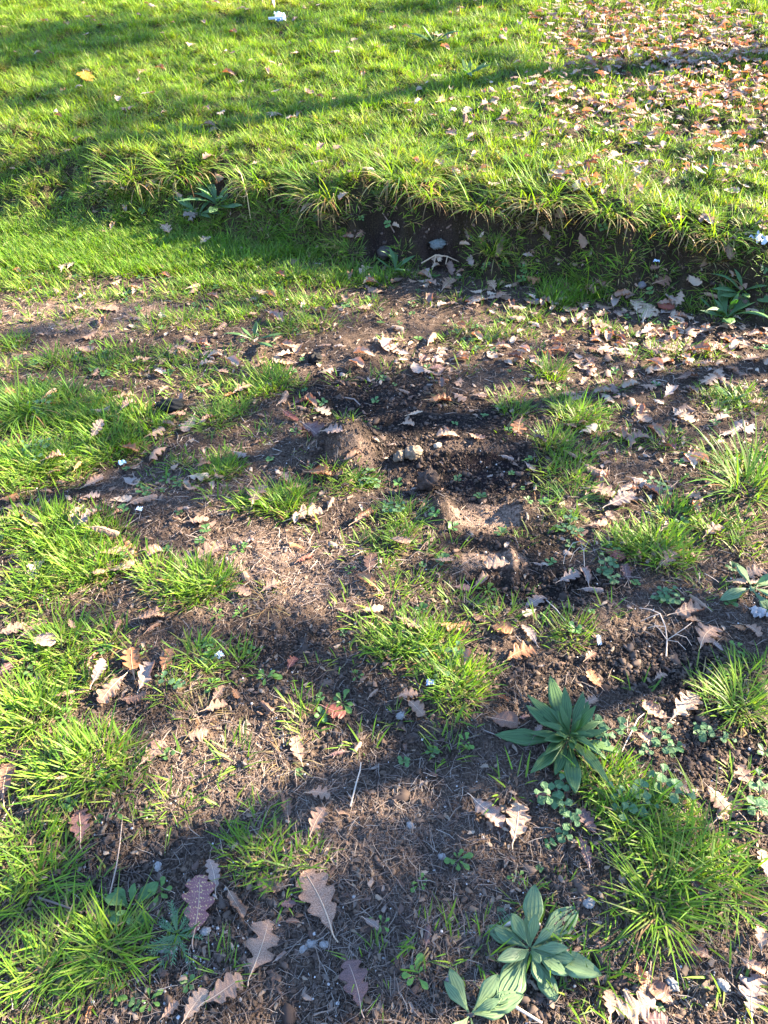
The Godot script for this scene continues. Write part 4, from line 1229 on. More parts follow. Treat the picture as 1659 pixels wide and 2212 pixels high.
func grass_things() -> void:
	whole()
	for s in [
		["long", 1615, 1060, 1.15, 2, "large arching tuft of long dark grass at the right border", "the arching tuft"], ["long", 1600, 1525, 0.62, 1, "bright tuft of long upright blades beside the black earth", "the bright upright tuft"],
		["long", 1420, 1955, 0.66, 1, "spreading tuft of long wet blades above the leaf heap", "the spreading wet tuft"], ["lawn", 205, 1655, 0.95, 1, "dense bright tuft above the purple brown leaf", "the dense bright tuft"], ["lawn", 130, 1640, 0.8, 1, "looser tuft at the dense bright tuft's left side", ""],
		["combed", 870, 1120, 0.62, 2, "combed-over tuft at the rim of the trodden hollow", "the combed-over tuft"], ["golden", 1165, 425, 1.45, 1, "golden overhanging tuft with a beard of dead straw", "the golden tuft"], ["golden", 1215, 425, 1.1, 0, "smaller golden tuft leaning against the large golden one", ""],
		["droop", 870, 380, 1.5, 0, "wide overhanging tuft on the middle of the bank edge", "the wide overhanging tuft"], ["droop", 700, 415, 1.3, 0, "overhanging tuft above the grassy bank hollow", "the left overhanging tuft"], ["droop", 940, 415, 1.1, 0, "thin overhanging tuft just above the pale rock", "the thin overhanging tuft"], ["droop", 1040, 440, 1.0, 0, "small overhanging tuft between the wide and golden ones", ""],
		["droop", 1320, 450, 1.2, 0, "green overhanging tuft right of the leaf-filled gap", "the gap tuft"], ["droop", 1470, 480, 1.1, 1, "low tuft on the bank edge above bare dark earth", "the low edge tuft"], ["droop", 1560, 500, 1.0, 0, "tuft with orange dead blades near the plastic scrap", "the orange-bladed tuft"], ["droop", 400, 365, 1.4, 3, "yellowed shaggy tuft hanging above the left bank", "the shaggy tuft"], ["droop", 290, 380, 1.3, 3, "bleached tuft on the bank left of the shaggy one", "the bleached tuft"], ["droop", 560, 390, 1.1, 0, "tuft at the lip above the tall dry stalk", ""],
		["long", 1270, 615, 0.85, 1, "tall fresh tuft at the bank foot among heaped leaves", "the tall fresh tuft"], ["lawn", 1210, 640, 0.9, 1, "short tuft leaning on the tall fresh one", ""], ["long", 1060, 545, 0.7, 0, "thin grass clump in front of the bare bank face", "the bank-face clump"],
		["lawn", 1450, 1120, 0.85, 1, "pointed bright tuft beyond the hollow's right side", "the pointed bright tuft"], ["lawn", 1415, 1185, 0.95, 1, "bright rounded tuft in front of the pointed one", "the rounded bright tuft"], ["sparse", 1570, 1150, 1.0, 1, "loose sunlit tuft under the arching one", "the loose sunlit tuft"], ["lawn", 1110, 888, 0.65, 1, "small tuft right of the dug earth", "the small earth-edge tuft"], ["combed", 1245, 900, 0.8, 2, "blue-green drooping tuft right of the dug earth", "the blue-green tuft"],
		["lawn", 1195, 955, 0.7, 0, "small round tuft below the blue-green one", ""], ["combed", 1215, 1015, 0.65, 1, "ragged tuft on the hollow's far right edge", "the ragged tuft"], ["combed", 1235, 1090, 0.65, 2, "shaded ragged tuft lying over the hollow's right edge", ""], ["lawn", 1190, 808, 0.8, 1, "lone bright tuft in the litter beyond the dug earth", "the lone bright tuft"],
		["lawn", 600, 1085, 0.9, 0, "shaded dark tuft on the path left of the mound", "the shaded dark tuft"], ["lawn", 470, 1020, 0.75, 1, "sunny tuft on the path above the shaded dark one", "the sunny path tuft"], ["sparse", 762, 1050, 1.0, 1, "sparse tuft at the foot of the earth mound", "the mound tuft"], ["sparse", 725, 1000, 0.6, 1, "tiny tuft growing on the earth mound", ""],
		["lawn", 880, 1385, 0.85, 1, "broad bright tuft in front of the hollow", "the broad bright tuft"], ["lawn", 940, 1400, 0.75, 1, "right half of the broad bright grass patch", ""], ["lawn", 985, 1482, 0.9, 1, "bright tuft running down beside the sunny earth", "the earthside tuft"], ["sparse", 1085, 1328, 0.85, 1, "thin spiky tuft on the hollow's near edge", "the spiky tuft"], ["sparse", 1000, 1310, 0.9, 1, "spiky tuft left of the thin one", ""], ["lawn", 1232, 1368, 0.65, 0, "lone tuft on the black earth", "the black earth tuft"],
		["lawn", 430, 1265, 0.95, 1, "bright fan-shaped tuft in front of the large tan leaf", "the fan-shaped tuft"], ["lawn", 340, 1240, 0.7, 1, "small upright tuft left of the fan-shaped one", ""], ["lawn", 120, 1150, 1.05, 1, "thick bright tuft near the left border, beyond the shaded leaf pile", "the thick left tuft"], ["lawn", 180, 1220, 0.95, 0, "thick tuft in front of the thick left one", ""],
		["long", 60, 890, 0.85, 2, "shaded blue-green long grass at the left border", "the blue-green long grass"], ["combed", 150, 870, 0.9, 2, "lying blue-green blades right of the shaded long grass", ""], ["lawn", 310, 915, 1.1, 0, "round dark green tuft beside the leaning tan leaf", "the round dark tuft"], ["lawn", 235, 960, 1.0, 1, "sunlit half of the round green patch", ""], ["combed", 60, 1010, 1.0, 1, "brilliant flattened grass at the left border", "the brilliant grass"], ["combed", 455, 915, 0.6, 2, "bluish lying blades in front of the oblong black lump", "the bluish blades"], ["lawn", 585, 830, 0.9, 1, "tuft between the two black lumps", "the middle tuft"], ["combed", 510, 872, 0.6, 1, "green blades fanning right of the oblong black lump", ""],
		["sparse", 410, 1425, 0.9, 1, "loose tuft beyond the white scrap", "the loose tuft"], ["sparse", 500, 1440, 0.95, 1, "spreading tuft in front of the white scrap", "the scrap tuft"], ["sparse", 380, 1490, 0.75, 0, "flat spiky tuft left of the leafy rosette", ""], ["sparse", 660, 1552, 0.75, 0, "dark spiky tuft on bare earth below the seedlings", "the dark spiky tuft"], ["sparse", 370, 1745, 0.75, 1, "narrow bright tuft between two bare patches", "the narrow tuft"], ["sparse", 510, 1640, 0.8, 1, "wispy yellow-green tuft on the dry thatch", "the wispy tuft"], ["sparse", 555, 1775, 0.7, 1, "small wispy tuft on thatch above the dark green one", ""],
		["lawn", 540, 1850, 0.62, 0, "dark green tuft above the spotted maroon leaf", "the dark green tuft"], ["sparse", 600, 1860, 0.75, 0, "spiky right wing of the dark green tuft", ""], ["sparse", 680, 1855, 0.5, 0, "small spiky sprout left of the thatch, right of the dark green tuft", ""], ["sparse", 480, 2100, 0.68, 1, "young tuft on pebbles left of the deep-lobed leaf", "the young tuft"], ["sparse", 818, 2090, 0.75, 0, "fine tuft on dark thatch beside the purple leaf", "the fine tuft"], ["long", 240, 2050, 0.55, 1, "thick combed clump of long grass near the lower left", "the thick clump"], ["combed", 150, 2060, 0.75, 1, "left part of the thick combed grass", ""], ["lawn", 60, 1830, 0.8, 0, "shaded tuft at the left border above the dark twig", "the shaded border tuft"], ["combed", 70, 1930, 0.75, 0, "lying grass at the left border below the shaded tuft", ""], ["combed", 60, 2150, 0.75, 1, "yellow-green grass in the lower left corner", "the corner grass"],
		["sparse", 1020, 2060, 0.85, 1, "spiky tuft against the broad plantain", "the plantain tuft"], ["sparse", 1285, 2070, 0.85, 0, "ferny spiky tuft right of the broad plantain", "the ferny tuft"], ["sparse", 1300, 2130, 0.75, 0, "dark blades hanging toward the leaf heap", ""], ["lawn", 1380, 1775, 0.95, 1, "brilliant dense grass right of the purple-stemmed dead-nettle", "the brilliant dense grass"], ["lawn", 1470, 1850, 0.95, 1, "sunlit dense grass in front of the brilliant patch", ""], ["lawn", 1310, 1690, 0.8, 1, "grass fringe under the big plantain", "the plantain fringe"], ["combed", 1560, 1900, 0.75, 1, "grass leaning right beneath the tan leaf pair", "the leaning grass"], ["combed", 1530, 1770, 0.7, 1, "long blades arching under the tan leaf pair", ""], ["sparse", 1640, 1450, 0.8, 0, "fine tuft at the right border beyond the bright upright one", ""], ["lawn", 60, 1545, 0.85, 1, "thick grass at the left border beyond the dense tuft", "the thick border grass"], ["lawn", 130, 1400, 0.9, 0, "mixed grass right of the shaded leaf pile", "the mixed grass"],
		["sparse", 840, 1185, 0.8, 0, "thin blades in front of the combed-over tuft", ""], ["sparse", 970, 1190, 0.75, 1, "little upright blades at the hollow's left rim", ""], ["sparse", 965, 1625, 0.7, 0, "faint tuft in the plantain's shade", ""], ["sparse", 1500, 2150, 0.35, 1, "tiny bright sprig between the two clean white pebbles", ""], ["sparse", 560, 940, 0.7, 0, "short tuft beside the grey leaf cluster on the path", ""],
	]:
		tuft_thing(s[0], s[1], s[2], s[3], s[4], s[5], s[6])
	for s in [
		[430, 1545, 0.75, "clump of bleached dead grass on the dry thatch", "the bleached clump"], [622, 1635, 0.7, "wispy dead grass clump beside the long tan leaf", "the wispy dead clump"], [262, 1315, 0.8, "dry dead weed in front of the thick tuft", "the dry dead weed"], [580, 1300, 0.8, "mat of dead white roots on the sunny litter", "the white root mat"], [960, 862, 0.7, "dead stubble standing in the dug earth", "the stubble"], [1560, 590, 1.2, "tangle of pale dead stems hanging from the bank edge", "the pale tangle"], [1540, 560, 1.0, "upright straw-coloured stems on the bank edge", ""],
		[545, 14, 1.6, "tall dry grass standing at the meadow's end left of the stake", ""], [650, 12, 1.6, "tall dry grass at the meadow's end right of the stake", ""], [505, 12, 1.4, "dry grass at the meadow's far end, furthest left", ""], [720, 455, 1.2, "beard of dead straw hanging over the grassy bank", ""], [1180, 470, 1.3, "beard of dead straw below the golden tuft", ""], [1110, 470, 1.1, "thin dead straw beside the golden tuft's beard", ""],
	]:
		tuft_thing("dead", s[0], s[1], s[2], 0, s[3], s[4], "dead_grass")

func leaf_things() -> void:
	tile(0, 3)
	leaves([
		["p", 365, 345, 350, 185, "flat", "purple brown lobed leaf sticking out below the dense bright tuft"], ["s", 850, 750, 875, 465, "flat", "big maroon leaf with yellow spots beside the dark green tuft"], ["g", 945, 552, 915, 405, "slim", "violet grey leaf touching the spotted maroon one"],
		["t", 985, 530, 1055, 655, "fold", "torn folded tan leaf right of the spotted maroon one"], ["t", 1250, 520, 1112, 510, "cup", "arched tan and purple leaf at the dark green tuft's right tip"], ["t", 1450, 715, 1325, 450, "flat", "long tan leaf with a pale midrib on the dark thatch"], ["t", 1090, 912, 1170, 660, "deep", "large deep-lobed tan leaf with small holes on pebbly earth"],
		["b", 1305, 672, 1238, 664, "slim", "tiny brown leaf beyond the large deep-lobed one"], ["t", 700, 1090, 775, 1015, "cup", "tan leaf at the lower edge, furthest left of three"], ["l", 790, 1105, 895, 960, "flat", "broad tan leaf at the lower edge, middle of three"], ["t", 890, 1035, 1055, 920, "flat", "wavy tan leaf at the lower edge, overlapping the broad one"],
		["p", 1570, 1055, 1510, 840, "flat", "purple brown leaf on thatch beside the fine tuft"], ["o", 380, 1110, 405, 1035, "fold", "orange brown leaf poking from grass at the lower edge"], ["p", 402, 690, 410, 575, "flat", "faded purple leaf in shade beyond the thick clump"], ["b", 30, 165, 60, 10, "cup", "brown leaf under grass at the left border"],
		["l", 255, 70, 298, 55, "flat", "tiny pale leaf lying on top of the dense bright tuft"], ["t", 1330, 115, 1430, 125, "deep"], ["b", 1245, 232, 1240, 140, "cup"], ["t", 1335, 305, 1400, 180, "deep"], ["g", 1570, 660, 1640, 715, "curl"], ["g", 1185, 840, 1240, 805, "fold"], ["r", 1305, 425, 1315, 380, "fold"], ["p", 1205, 600, 1280, 590, "flat"], ["b", 1500, 60, 1490, 10, "slim"], ["r", 715, 745, 735, 720, "fold"],
	])
	tile(1, 3)
	leaves([
		["l", 560, 340, 585, 165, "flat", "large sunlit pale tan leaf alone on the dark thatch"], ["g", 375, 140, 505, 272, "curl", "curled grey tan leaf left of the large sunlit one"], ["r", 710, 105, 655, 135, "flat", "small dark red leaf below the big plantain"], ["p", 915, 302, 845, 192, "cup", "purple grey leaf right of the large sunlit one, at the grass"], ["p", 895, 450, 848, 308, "slim", "narrow dark purple leaf at the brilliant grass edge"],
		["t", 1590, 95, 1515, 10, "deep", "tan deep-lobed leaf on black earth near the right border"], ["o", 1600, 245, 1608, 125, "fold", "folded orange leaf at the right border"], ["t", 1385, 85, 1480, 205, "flat", "long tan leaf of the pair above the leaning grass"], ["t", 1420, 235, 1525, 150, "cup", "arched tan leaf of the pair above the leaning grass"], ["g", 1240, 75, 1310, 125, "deep", "grey tan leaf lying left of the tan leaf pair"],
		["l", 1650, 490, 1630, 365, "flat", "pale tan leaf at the right border beside the leaning grass"], ["l", 1620, 805, 1610, 695, "cup", "tan leaf at the right border above the corner pile"], ["b", 1415, 835, 1305, 775, "curl", "curled brown leaf right of the spreading wet tuft"], ["l", 975, 1090, 965, 965, "flat", "pale leaf at the left of the leaf heap under the wet tuft"], ["l", 1190, 1010, 1005, 1075, "deep", "largest pale tan leaf of the heap under the wet tuft"], ["o", 1085, 850, 1110, 945, "curl", "orange brown curled leaf at the heap's far side"],
		["t", 1150, 865, 1125, 1010, "cup", "tan leaf in the middle of the heap under the wet tuft"], ["b", 1250, 1030, 1145, 940, "round", "smooth brown leaf at the heap's right side"], ["p", 1100, 1100, 1225, 1095, "flat", "purple leaf cut by the lower edge below the heap"], ["g", 1560, 1085, 1595, 890, "deep", "grey brown deep-lobed leaf standing out at the lower right corner"], ["t", 1525, 830, 1645, 905, "curl", "curled tan leaf above the grey brown corner leaf"], ["t", 1490, 1060, 1500, 1105, "cup"], ["b", 1610, 960, 1659, 930, "fold"],
		["r", 500, 515, 470, 490, "fold"], ["d", 1300, 480, 1360, 610, "curl", "dark brown leaf sunk in the grass left of the leaning blades"], ["o", 1270, 455, 1330, 470, "fold"], ["p", 180, 780, 200, 690, "curl"], ["t", 1380, 950, 1440, 970, "fold"], ["b", 1590, 1010, 1640, 1030, "curl"], ["t", 1080, 800, 1130, 850, "fold"], ["t", 1230, 180, 1280, 200, "flat"], ["b", 1480, 310, 1510, 330, "fold"],
	])
	tile(0, 2)
	leaves([
		["t", 0, 35, 125, 5, "cup", "tan leaf at the left border beyond the thick left tuft"], ["g", 340, 90, 445, 20, "curl", "curled grey tan leaf beyond the long tan row"], ["t", 400, 95, 525, 125, "fold"], ["t", 440, 190, 560, 165, "flat", "tan leaf topping the row behind the fan-shaped tuft"], ["o", 590, 215, 560, 130, "curl"], ["t", 635, 225, 705, 175, "cup"], ["t", 610, 175, 690, 160, "deep"], ["t", 820, 235, 965, 155, "deep", "large deep-lobed tan leaf at the end of the row"], ["l", 475, 272, 590, 240, "slim", "thin pale tan leaf lying on the thick tuft"], ["t", 402, 292, 462, 285, "flat"],
		["t", 1045, 245, 1065, 320, "curl"], ["t", 1125, 350, 1215, 305, "deep"], ["t", 1010, 335, 1080, 375, "flat"], ["o", 1325, 180, 1255, 140, "curl"], ["r", 1280, 225, 1350, 190, "fold"], ["b", 1590, 275, 1605, 185, "flat"], ["o", 1648, 355, 1550, 265, "slim"], ["t", 1460, 425, 1518, 430, "cup"], ["l", 1555, 438, 1659, 428, "slim"], ["t", 0, 545, 120, 505, "flat", "tan leaf of the shaded pile at the left border"], ["t", 75, 555, 205, 475, "deep", "larger tan leaf crossing the shaded pile"], ["g", 145, 570, 245, 592, "round", "smooth grey tan leaf right of the shaded pile"], ["b", 290, 500, 320, 475, "fold"], ["t", 590, 475, 715, 460, "curl"], ["b", 630, 530, 695, 480, "fold"], ["b", 505, 530, 520, 480, "flat"],
		["o", 578, 721, 570, 601, "deep", "bright tan deep-lobed leaf topping the fallen leaf group"], ["g", 413, 772, 463, 664, "slim", "narrow grey leaf left of the fallen leaf group"], ["g", 603, 775, 667, 648, "curl", "grey brown leaf curling at the right of the leaf group"], ["t", 542, 712, 430, 834, "flat", "big tan leaf pointing down in the leaf group"], ["b", 524, 825, 640, 803, "curl", "brown leaf lying in front of the leaf group"], ["o", 700, 700, 740, 598, "flat", "reddish tan leaf upright beside the white scrap's tuft"], ["b", 390, 685, 432, 630, "fold"], ["t", 560, 760, 610, 745, "fold"],
		["r", 1245, 700, 1280, 635, "cup", "dark red brown leaf on black earth beyond the seedlings"], ["t", 920, 825, 968, 755, "flat"], ["o", 1005, 765, 1035, 812, "flat"], ["t", 880, 870, 985, 838, "deep"], ["r", 1390, 860, 1490, 895, "flat", "red brown leaf under the loose rosette"], ["t", 245, 815, 335, 800, "slim"], ["t", 795, 985, 905, 965, "deep"], ["p", 1075, 960, 1125, 950, "round"], ["t", 1300, 1095, 1275, 975, "flat", "long tan leaf beside the wispy dead clump"], ["l", 1345, 985, 1385, 955, "fold"], ["t", 612, 1108, 722, 1008, "flat", "long tan leaf right of the dense bright tuft"], ["p", 630, 1020, 690, 1000, "curl"], ["p", 0, 735, 62, 680, "flat"], ["g", 120, 770, 175, 730, "cup"], ["t", 1590, 815, 1630, 785, "fold"], ["b", 1500, 965, 1480, 935, "curl"],
		["b", 1520, 65, 1625, 10, "fold"], ["l", 1248, 40, 1395, 5, "deep", "big pale leaf on sunny litter left of the combed-over tuft"], ["t", 810, 50, 905, 45, "flat"], ["t", 300, 480, 330, 520, "slim"], ["b", 480, 40, 540, 20, "curl"], ["o", 1290, 450, 1310, 425, "flat"], ["b", 1190, 890, 1130, 830, "fold"], ["p", 1420, 1060, 1490, 1040, "fold"], ["t", 1520, 1060, 1560, 1000, "fold"],
	])
	tile(1, 2)
	leaves([
		["t", 25, 130, 115, 155, "flat", "tan leaf just in front of the combed-over tuft"], ["d", 160, 165, 218, 110, "fold", "dark folded leaf at the hollow's near left corner"], ["l", 562, 212, 432, 228, "deep", "bright ragged leaf lying on the trodden hollow"], ["g", 640, 230, 682, 240, "fold", "small grey folded leaf right of the bright ragged one"], ["t", 215, 230, 302, 232, "slim"], ["t", 390, 340, 455, 280, "curl", "curled tan leaf at the hollow's dark near edge"], ["p", 300, 335, 375, 345, "flat"], ["g", 610, 415, 692, 375, "flat", "violet grey leaf on the black earth below the hollow"],
		["g", 750, 308, 845, 275, "deep", "grey lobed leaf beside the curling pale stem"], ["g", 880, 335, 860, 250, "curl"], ["g", 845, 345, 945, 350, "fold"], ["p", 1055, 310, 1035, 235, "cup", "purple brown leaf beyond the black earth, right of the pale stem"], ["b", 1140, 325, 1125, 285, "fold"], ["r", 940, 170, 1040, 210, "flat", "dark red leaf right of the hollow"], ["t", 1175, 250, 1255, 190, "deep"], ["t", 1395, 440, 1315, 365, "fold"], ["t", 1240, 450, 1375, 432, "curl", "curled tan leaf on the pile by the bleached stem"], ["t", 1365, 485, 1275, 455, "deep"], ["t", 1345, 595, 1415, 500, "deep", "wide tan leaf in front of the pile by the bleached stem"], ["g", 1400, 560, 1450, 620, "slim"],
		["t", 1535, 290, 1635, 255, "deep"], ["l", 1480, 322, 1565, 318, "slim"], ["t", 1540, 500, 1625, 545, "cup"], ["t", 1600, 560, 1659, 572, "deep"], ["o", 1500, 500, 1555, 520, "flat"], ["t", 60, 480, 175, 515, "cup", "tan leaf under the broad bright tuft's far edge"], ["g", 140, 440, 120, 470, "fold"], ["o", 238, 505, 372, 512, "curl", "orange curled leaf beyond the broad bright tuft"], ["b", 370, 445, 440, 475, "flat"], ["o", 455, 505, 552, 530, "round", "bright orange tan leaf right of the broad bright tuft"], ["g", 665, 580, 600, 495, "slim", "narrow grey violet leaf between two tufts"], ["o", 520, 645, 642, 600, "deep", "orange tan leaf at the spiky tuft's foot on black earth"],
		["b", 860, 655, 912, 615, "deep"], ["g", 345, 670, 375, 590, "cup", "grey leaf standing on edge against the earthside tuft", 1.0], ["o", 935, 775, 875, 698, "flat", "orange tan leaf alone on the black earth"], ["t", 1160, 735, 1212, 702, "deep", "small pale leaf alone on the black earth"], ["t", 1235, 905, 1110, 835, "cup", "left leaf of the tan pair on black earth"], ["l", 1235, 895, 1350, 800, "deep", "right leaf of the tan pair on black earth"], ["t", 55, 815, 145, 790, "deep", "upper leaf of the crumpled pair on dark earth"], ["t", 95, 830, 170, 900, "cup", "lower leaf of the crumpled pair on dark earth"], ["b", 455, 900, 578, 930, "round", "rounded brown leaf left of the big plantain"], ["p", 580, 905, 630, 890, "curl"],
		["g", 640, 985, 695, 915, "cup", "grey leaf caught on the big plantain's blades", 0.25], ["t", 850, 855, 915, 815, "deep", "tan leaf behind the big plantain's tallest blade"], ["o", 470, 800, 535, 835, "fold"], ["t", 1075, 970, 1155, 1015, "cup"], ["b", 855, 1040, 935, 1085, "curl"], ["b", 880, 990, 930, 1010, "fold"], ["b", 1650, 835, 1630, 755, "flat"], ["t", 870, 75, 965, 60, "slim"], ["t", 1000, 50, 955, 15, "flat"], ["t", 1375, 110, 1445, 80, "deep"], ["b", 130, 1085, 165, 1060, "fold"], ["t", 1180, 110, 1240, 60, "curl"], ["b", 1100, 230, 1090, 180, "fold"], ["t", 130, 400, 160, 385, "fold"],
	])
	tile(1, 1)
	leaves([
		["o", 605, 85, 672, 122, "deep", "bright lit leaf left of the tall fresh tuft at the bank foot"], ["l", 480, 155, 455, 115, "flat"], ["t", 870, 130, 905, 180, "deep"], ["b", 915, 105, 945, 165, "curl"], ["b", 1190, 55, 1145, 95, "cup"], ["b", 1160, 155, 1228, 125, "deep", "large brown leaf in the bank's shade below the pale blue chip"], ["t", 1575, 105, 1535, 160, "deep", "light tan leaf in the bank's shade beside the dark plantain"], ["b", 1600, 75, 1640, 100, "curl"], ["c", 1080, 255, 1092, 195, "deep", "left of two glaring cream leaves under the bank"], ["c", 1125, 290, 1145, 205, "deep", "right of two glaring cream leaves under the bank"], ["t", 830, 245, 790, 230, "curl"], ["o", 1080, 175, 1120, 190, "fold"], ["c", 1045, 385, 1028, 355, "cup"],
		["o", 350, 335, 322, 308, "curl"], ["t", 185, 405, 218, 345, "fold"], ["p", 155, 465, 178, 440, "round", "pinkish rounded leaf in the litter beyond the dug earth"], ["p", 195, 498, 250, 485, "flat"], ["b", 515, 445, 605, 462, "curl"], ["t", 725, 560, 645, 560, "deep"], ["t", 755, 600, 830, 600, "flat"], ["t", 378, 610, 445, 612, "flat"], ["o", 185, 630, 295, 640, "curl"], ["t", 295, 605, 352, 640, "deep"], ["t", 615, 600, 665, 605, "curl"], ["c", 100, 705, 170, 688, "slim", "cream leaf lying on the dug earth, the further of two"], ["l", 68, 742, 132, 735, "cup", "cream leaf lying on the dug earth, the nearer of two"], ["t", 365, 782, 435, 805, "cup", "tan leaf right of the sandy stones on the dug earth"],
		["o", 588, 715, 575, 770, "flat"], ["t", 780, 740, 830, 752, "deep"], ["d", 635, 800, 690, 840, "curl", "dark curled leaf below the small earth-edge tuft"], ["o", 585, 845, 612, 825, "curl"], ["g", 500, 870, 560, 890, "fold"], ["g", 605, 905, 655, 935, "slim"], ["t", 855, 915, 965, 960, "curl"], ["t", 865, 1005, 995, 1050, "deep", "large tan leaf at the hollow's far right edge"], ["g", 1055, 965, 1145, 1005, "deep", "large grey leaf in front of the blue-green tuft"], ["g", 960, 1100, 1075, 1050, "flat", "big pale grey leaf in front of the large grey one"], ["g", 1110, 995, 1195, 1055, "curl"], ["p", 1210, 835, 1265, 900, "curl", "violet folded leaf standing beyond the arching tuft", 0.4], ["c", 1255, 685, 1340, 725, "deep", "pale deep-lobed leaf on the litter beyond the arching tuft"], ["b", 1260, 545, 1355, 530, "curl"],
		["l", 1370, 560, 1430, 540, "deep"], ["t", 1105, 570, 1175, 580, "deep"], ["t", 915, 560, 960, 548, "flat"], ["g", 1455, 785, 1555, 738, "curl"], ["b", 1310, 880, 1335, 840, "fold"], ["t", 945, 780, 1015, 788, "fold"], ["p", 1250, 990, 1195, 1065, "slim"], ["t", 1285, 1040, 1375, 1062, "deep"], ["t", 1420, 830, 1470, 810, "cup"], ["t", 960, 930, 930, 990, "fold"], ["t", 780, 860, 830, 890, "fold"], ["l", 1370, 180, 1440, 190, "fold"], ["t", 1290, 330, 1370, 320, "deep"], ["t", 1440, 320, 1510, 300, "deep"], ["t", 1180, 410, 1250, 425, "deep"], ["b", 870, 400, 930, 420, "deep"], ["t", 1360, 470, 1430, 480, "curl"], ["l", 1000, 430, 1070, 440, "flat"], ["t", 700, 370, 770, 385, "fold"], ["o", 230, 540, 280, 550, "fold"], ["t", 60, 590, 110, 600, "fold"], ["t", 1550, 460, 1620, 445, "deep"], ["b", 1480, 560, 1540, 570, "fold"], ["t", 1560, 640, 1640, 650, "deep"], ["c", 560, 420, 620, 425, "slim"], ["t", 540, 175, 480, 190, "curl"], ["t", 250, 150, 300, 110, "deep"], ["l", 370, 200, 420, 190, "fold"],
	])
	tile(0, 1)
	leaves([
		["l", 402, 810, 492, 727, "flat", "leaning pale tan leaf on the round dark tuft", 0.3], ["t", 525, 700, 592, 650, "cup", "grey tan leaf left of the oblong black lump"], ["t", 685, 605, 728, 572, "deep", "star-like tan leaf beyond the oblong black lump"], ["t", 790, 570, 820, 545, "round"], ["g", 775, 645, 805, 608, "cup", "grey leaf standing just beyond the oblong black lump", 0.5], ["t", 1005, 612, 1088, 575, "deep", "tan deep-lobed leaf right of the middle tuft"], ["o", 955, 632, 1012, 610, "fold"], ["t", 738, 695, 805, 690, "deep", "lobed tan leaf touching the oblong black lump"], ["g", 845, 690, 800, 775, "flat", "big pale grey leaf in the cluster before the oblong black lump"], ["t", 855, 735, 935, 712, "curl"], ["l", 635, 790, 715, 755, "deep", "pale star-shaped leaf in the bluish blades"],
		["g", 408, 695, 482, 680, "curl"], ["o", 185, 665, 225, 632, "deep", "orange tan leaf in front of the lying blue-green blades"], ["o", 28, 590, 62, 612, "flat"], ["t", 200, 640, 250, 600, "fold"], ["c", 1355, 660, 1430, 698, "deep", "cream lobed leaf at the left of the dug earth"], ["g", 1395, 780, 1480, 755, "deep", "grey deep-lobed leaf on top of the earth mound"], ["p", 1310, 740, 1385, 770, "curl"], ["r", 1215, 685, 1285, 722, "slim", "narrow red brown strip of leaf at the dug earth's left side"], ["p", 1255, 655, 1335, 635, "fold"], ["t", 1200, 645, 1245, 595, "curl"],
		["t", 1210, 940, 1255, 990, "deep"], ["o", 1325, 962, 1435, 970, "curl", "brown curled leaf in front of the earth mound"], ["t", 1240, 1012, 1305, 1000, "flat"], ["t", 1080, 1095, 1135, 1018, "deep"], ["o", 850, 945, 915, 918, "cup"], ["o", 530, 850, 600, 872, "curl", "orange curled leaf left of the light blue crumb"], ["t", 362, 1012, 450, 960, "flat", "tan leaf lying on the path below the light blue crumb"], ["t", 195, 905, 290, 890, "curl"], ["o", 330, 955, 355, 915, "fold"], ["g", 362, 1045, 435, 1040, "deep"], ["t", 555, 1085, 682, 1040, "fold", "folded tan leaf on the path near the shaded dark tuft"], ["o", 0, 1070, 85, 1040, "deep"], ["t", 15, 1105, 95, 1085, "flat"], ["t", 215, 962, 270, 955, "fold"], ["t", 815, 1025, 865, 1010, "flat"], ["g", 1005, 865, 1065, 885, "deep"], ["t", 1415, 1105, 1440, 1050, "fold"], ["b", 600, 830, 650, 820, "slim"],
		["c", 810, 155, 865, 135, "deep", "glowing leaf at the sunny grass's near edge"], ["t", 890, 180, 945, 192, "curl"], ["l", 1105, 160, 1150, 180, "deep"], ["t", 495, 420, 545, 410, "deep"], ["t", 770, 400, 812, 430, "deep"], ["t", 655, 475, 695, 480, "deep"], ["b", 690, 490, 725, 465, "flat"], ["t", 875, 450, 905, 415, "deep"], ["t", 835, 380, 905, 392, "curl"], ["g", 1155, 260, 1220, 300, "curl"], ["t", 1180, 380, 1220, 365, "fold"], ["t", 405, 232, 515, 235, "slim"], ["b", 435, 318, 462, 275, "fold"], ["c", 265, 85, 285, 55, "deep"], ["c", 300, 70, 325, 45, "flat"], ["c", 845, 62, 860, 40, "flat"], ["l", 535, 105, 570, 95, "flat"], ["t", 445, 600, 520, 590, "fold"], ["t", 170, 540, 230, 575, "fold"], ["b", 1190, 95, 1230, 110, "curl"], ["t", 90, 270, 150, 285, "slim"], ["t", 1540, 230, 1600, 240, "deep"], ["t", 1380, 400, 1430, 395, "fold"], ["t", 980, 350, 1020, 345, "curl"], ["t", 940, 510, 990, 520, "deep"],
	])
	tile(0, 0)
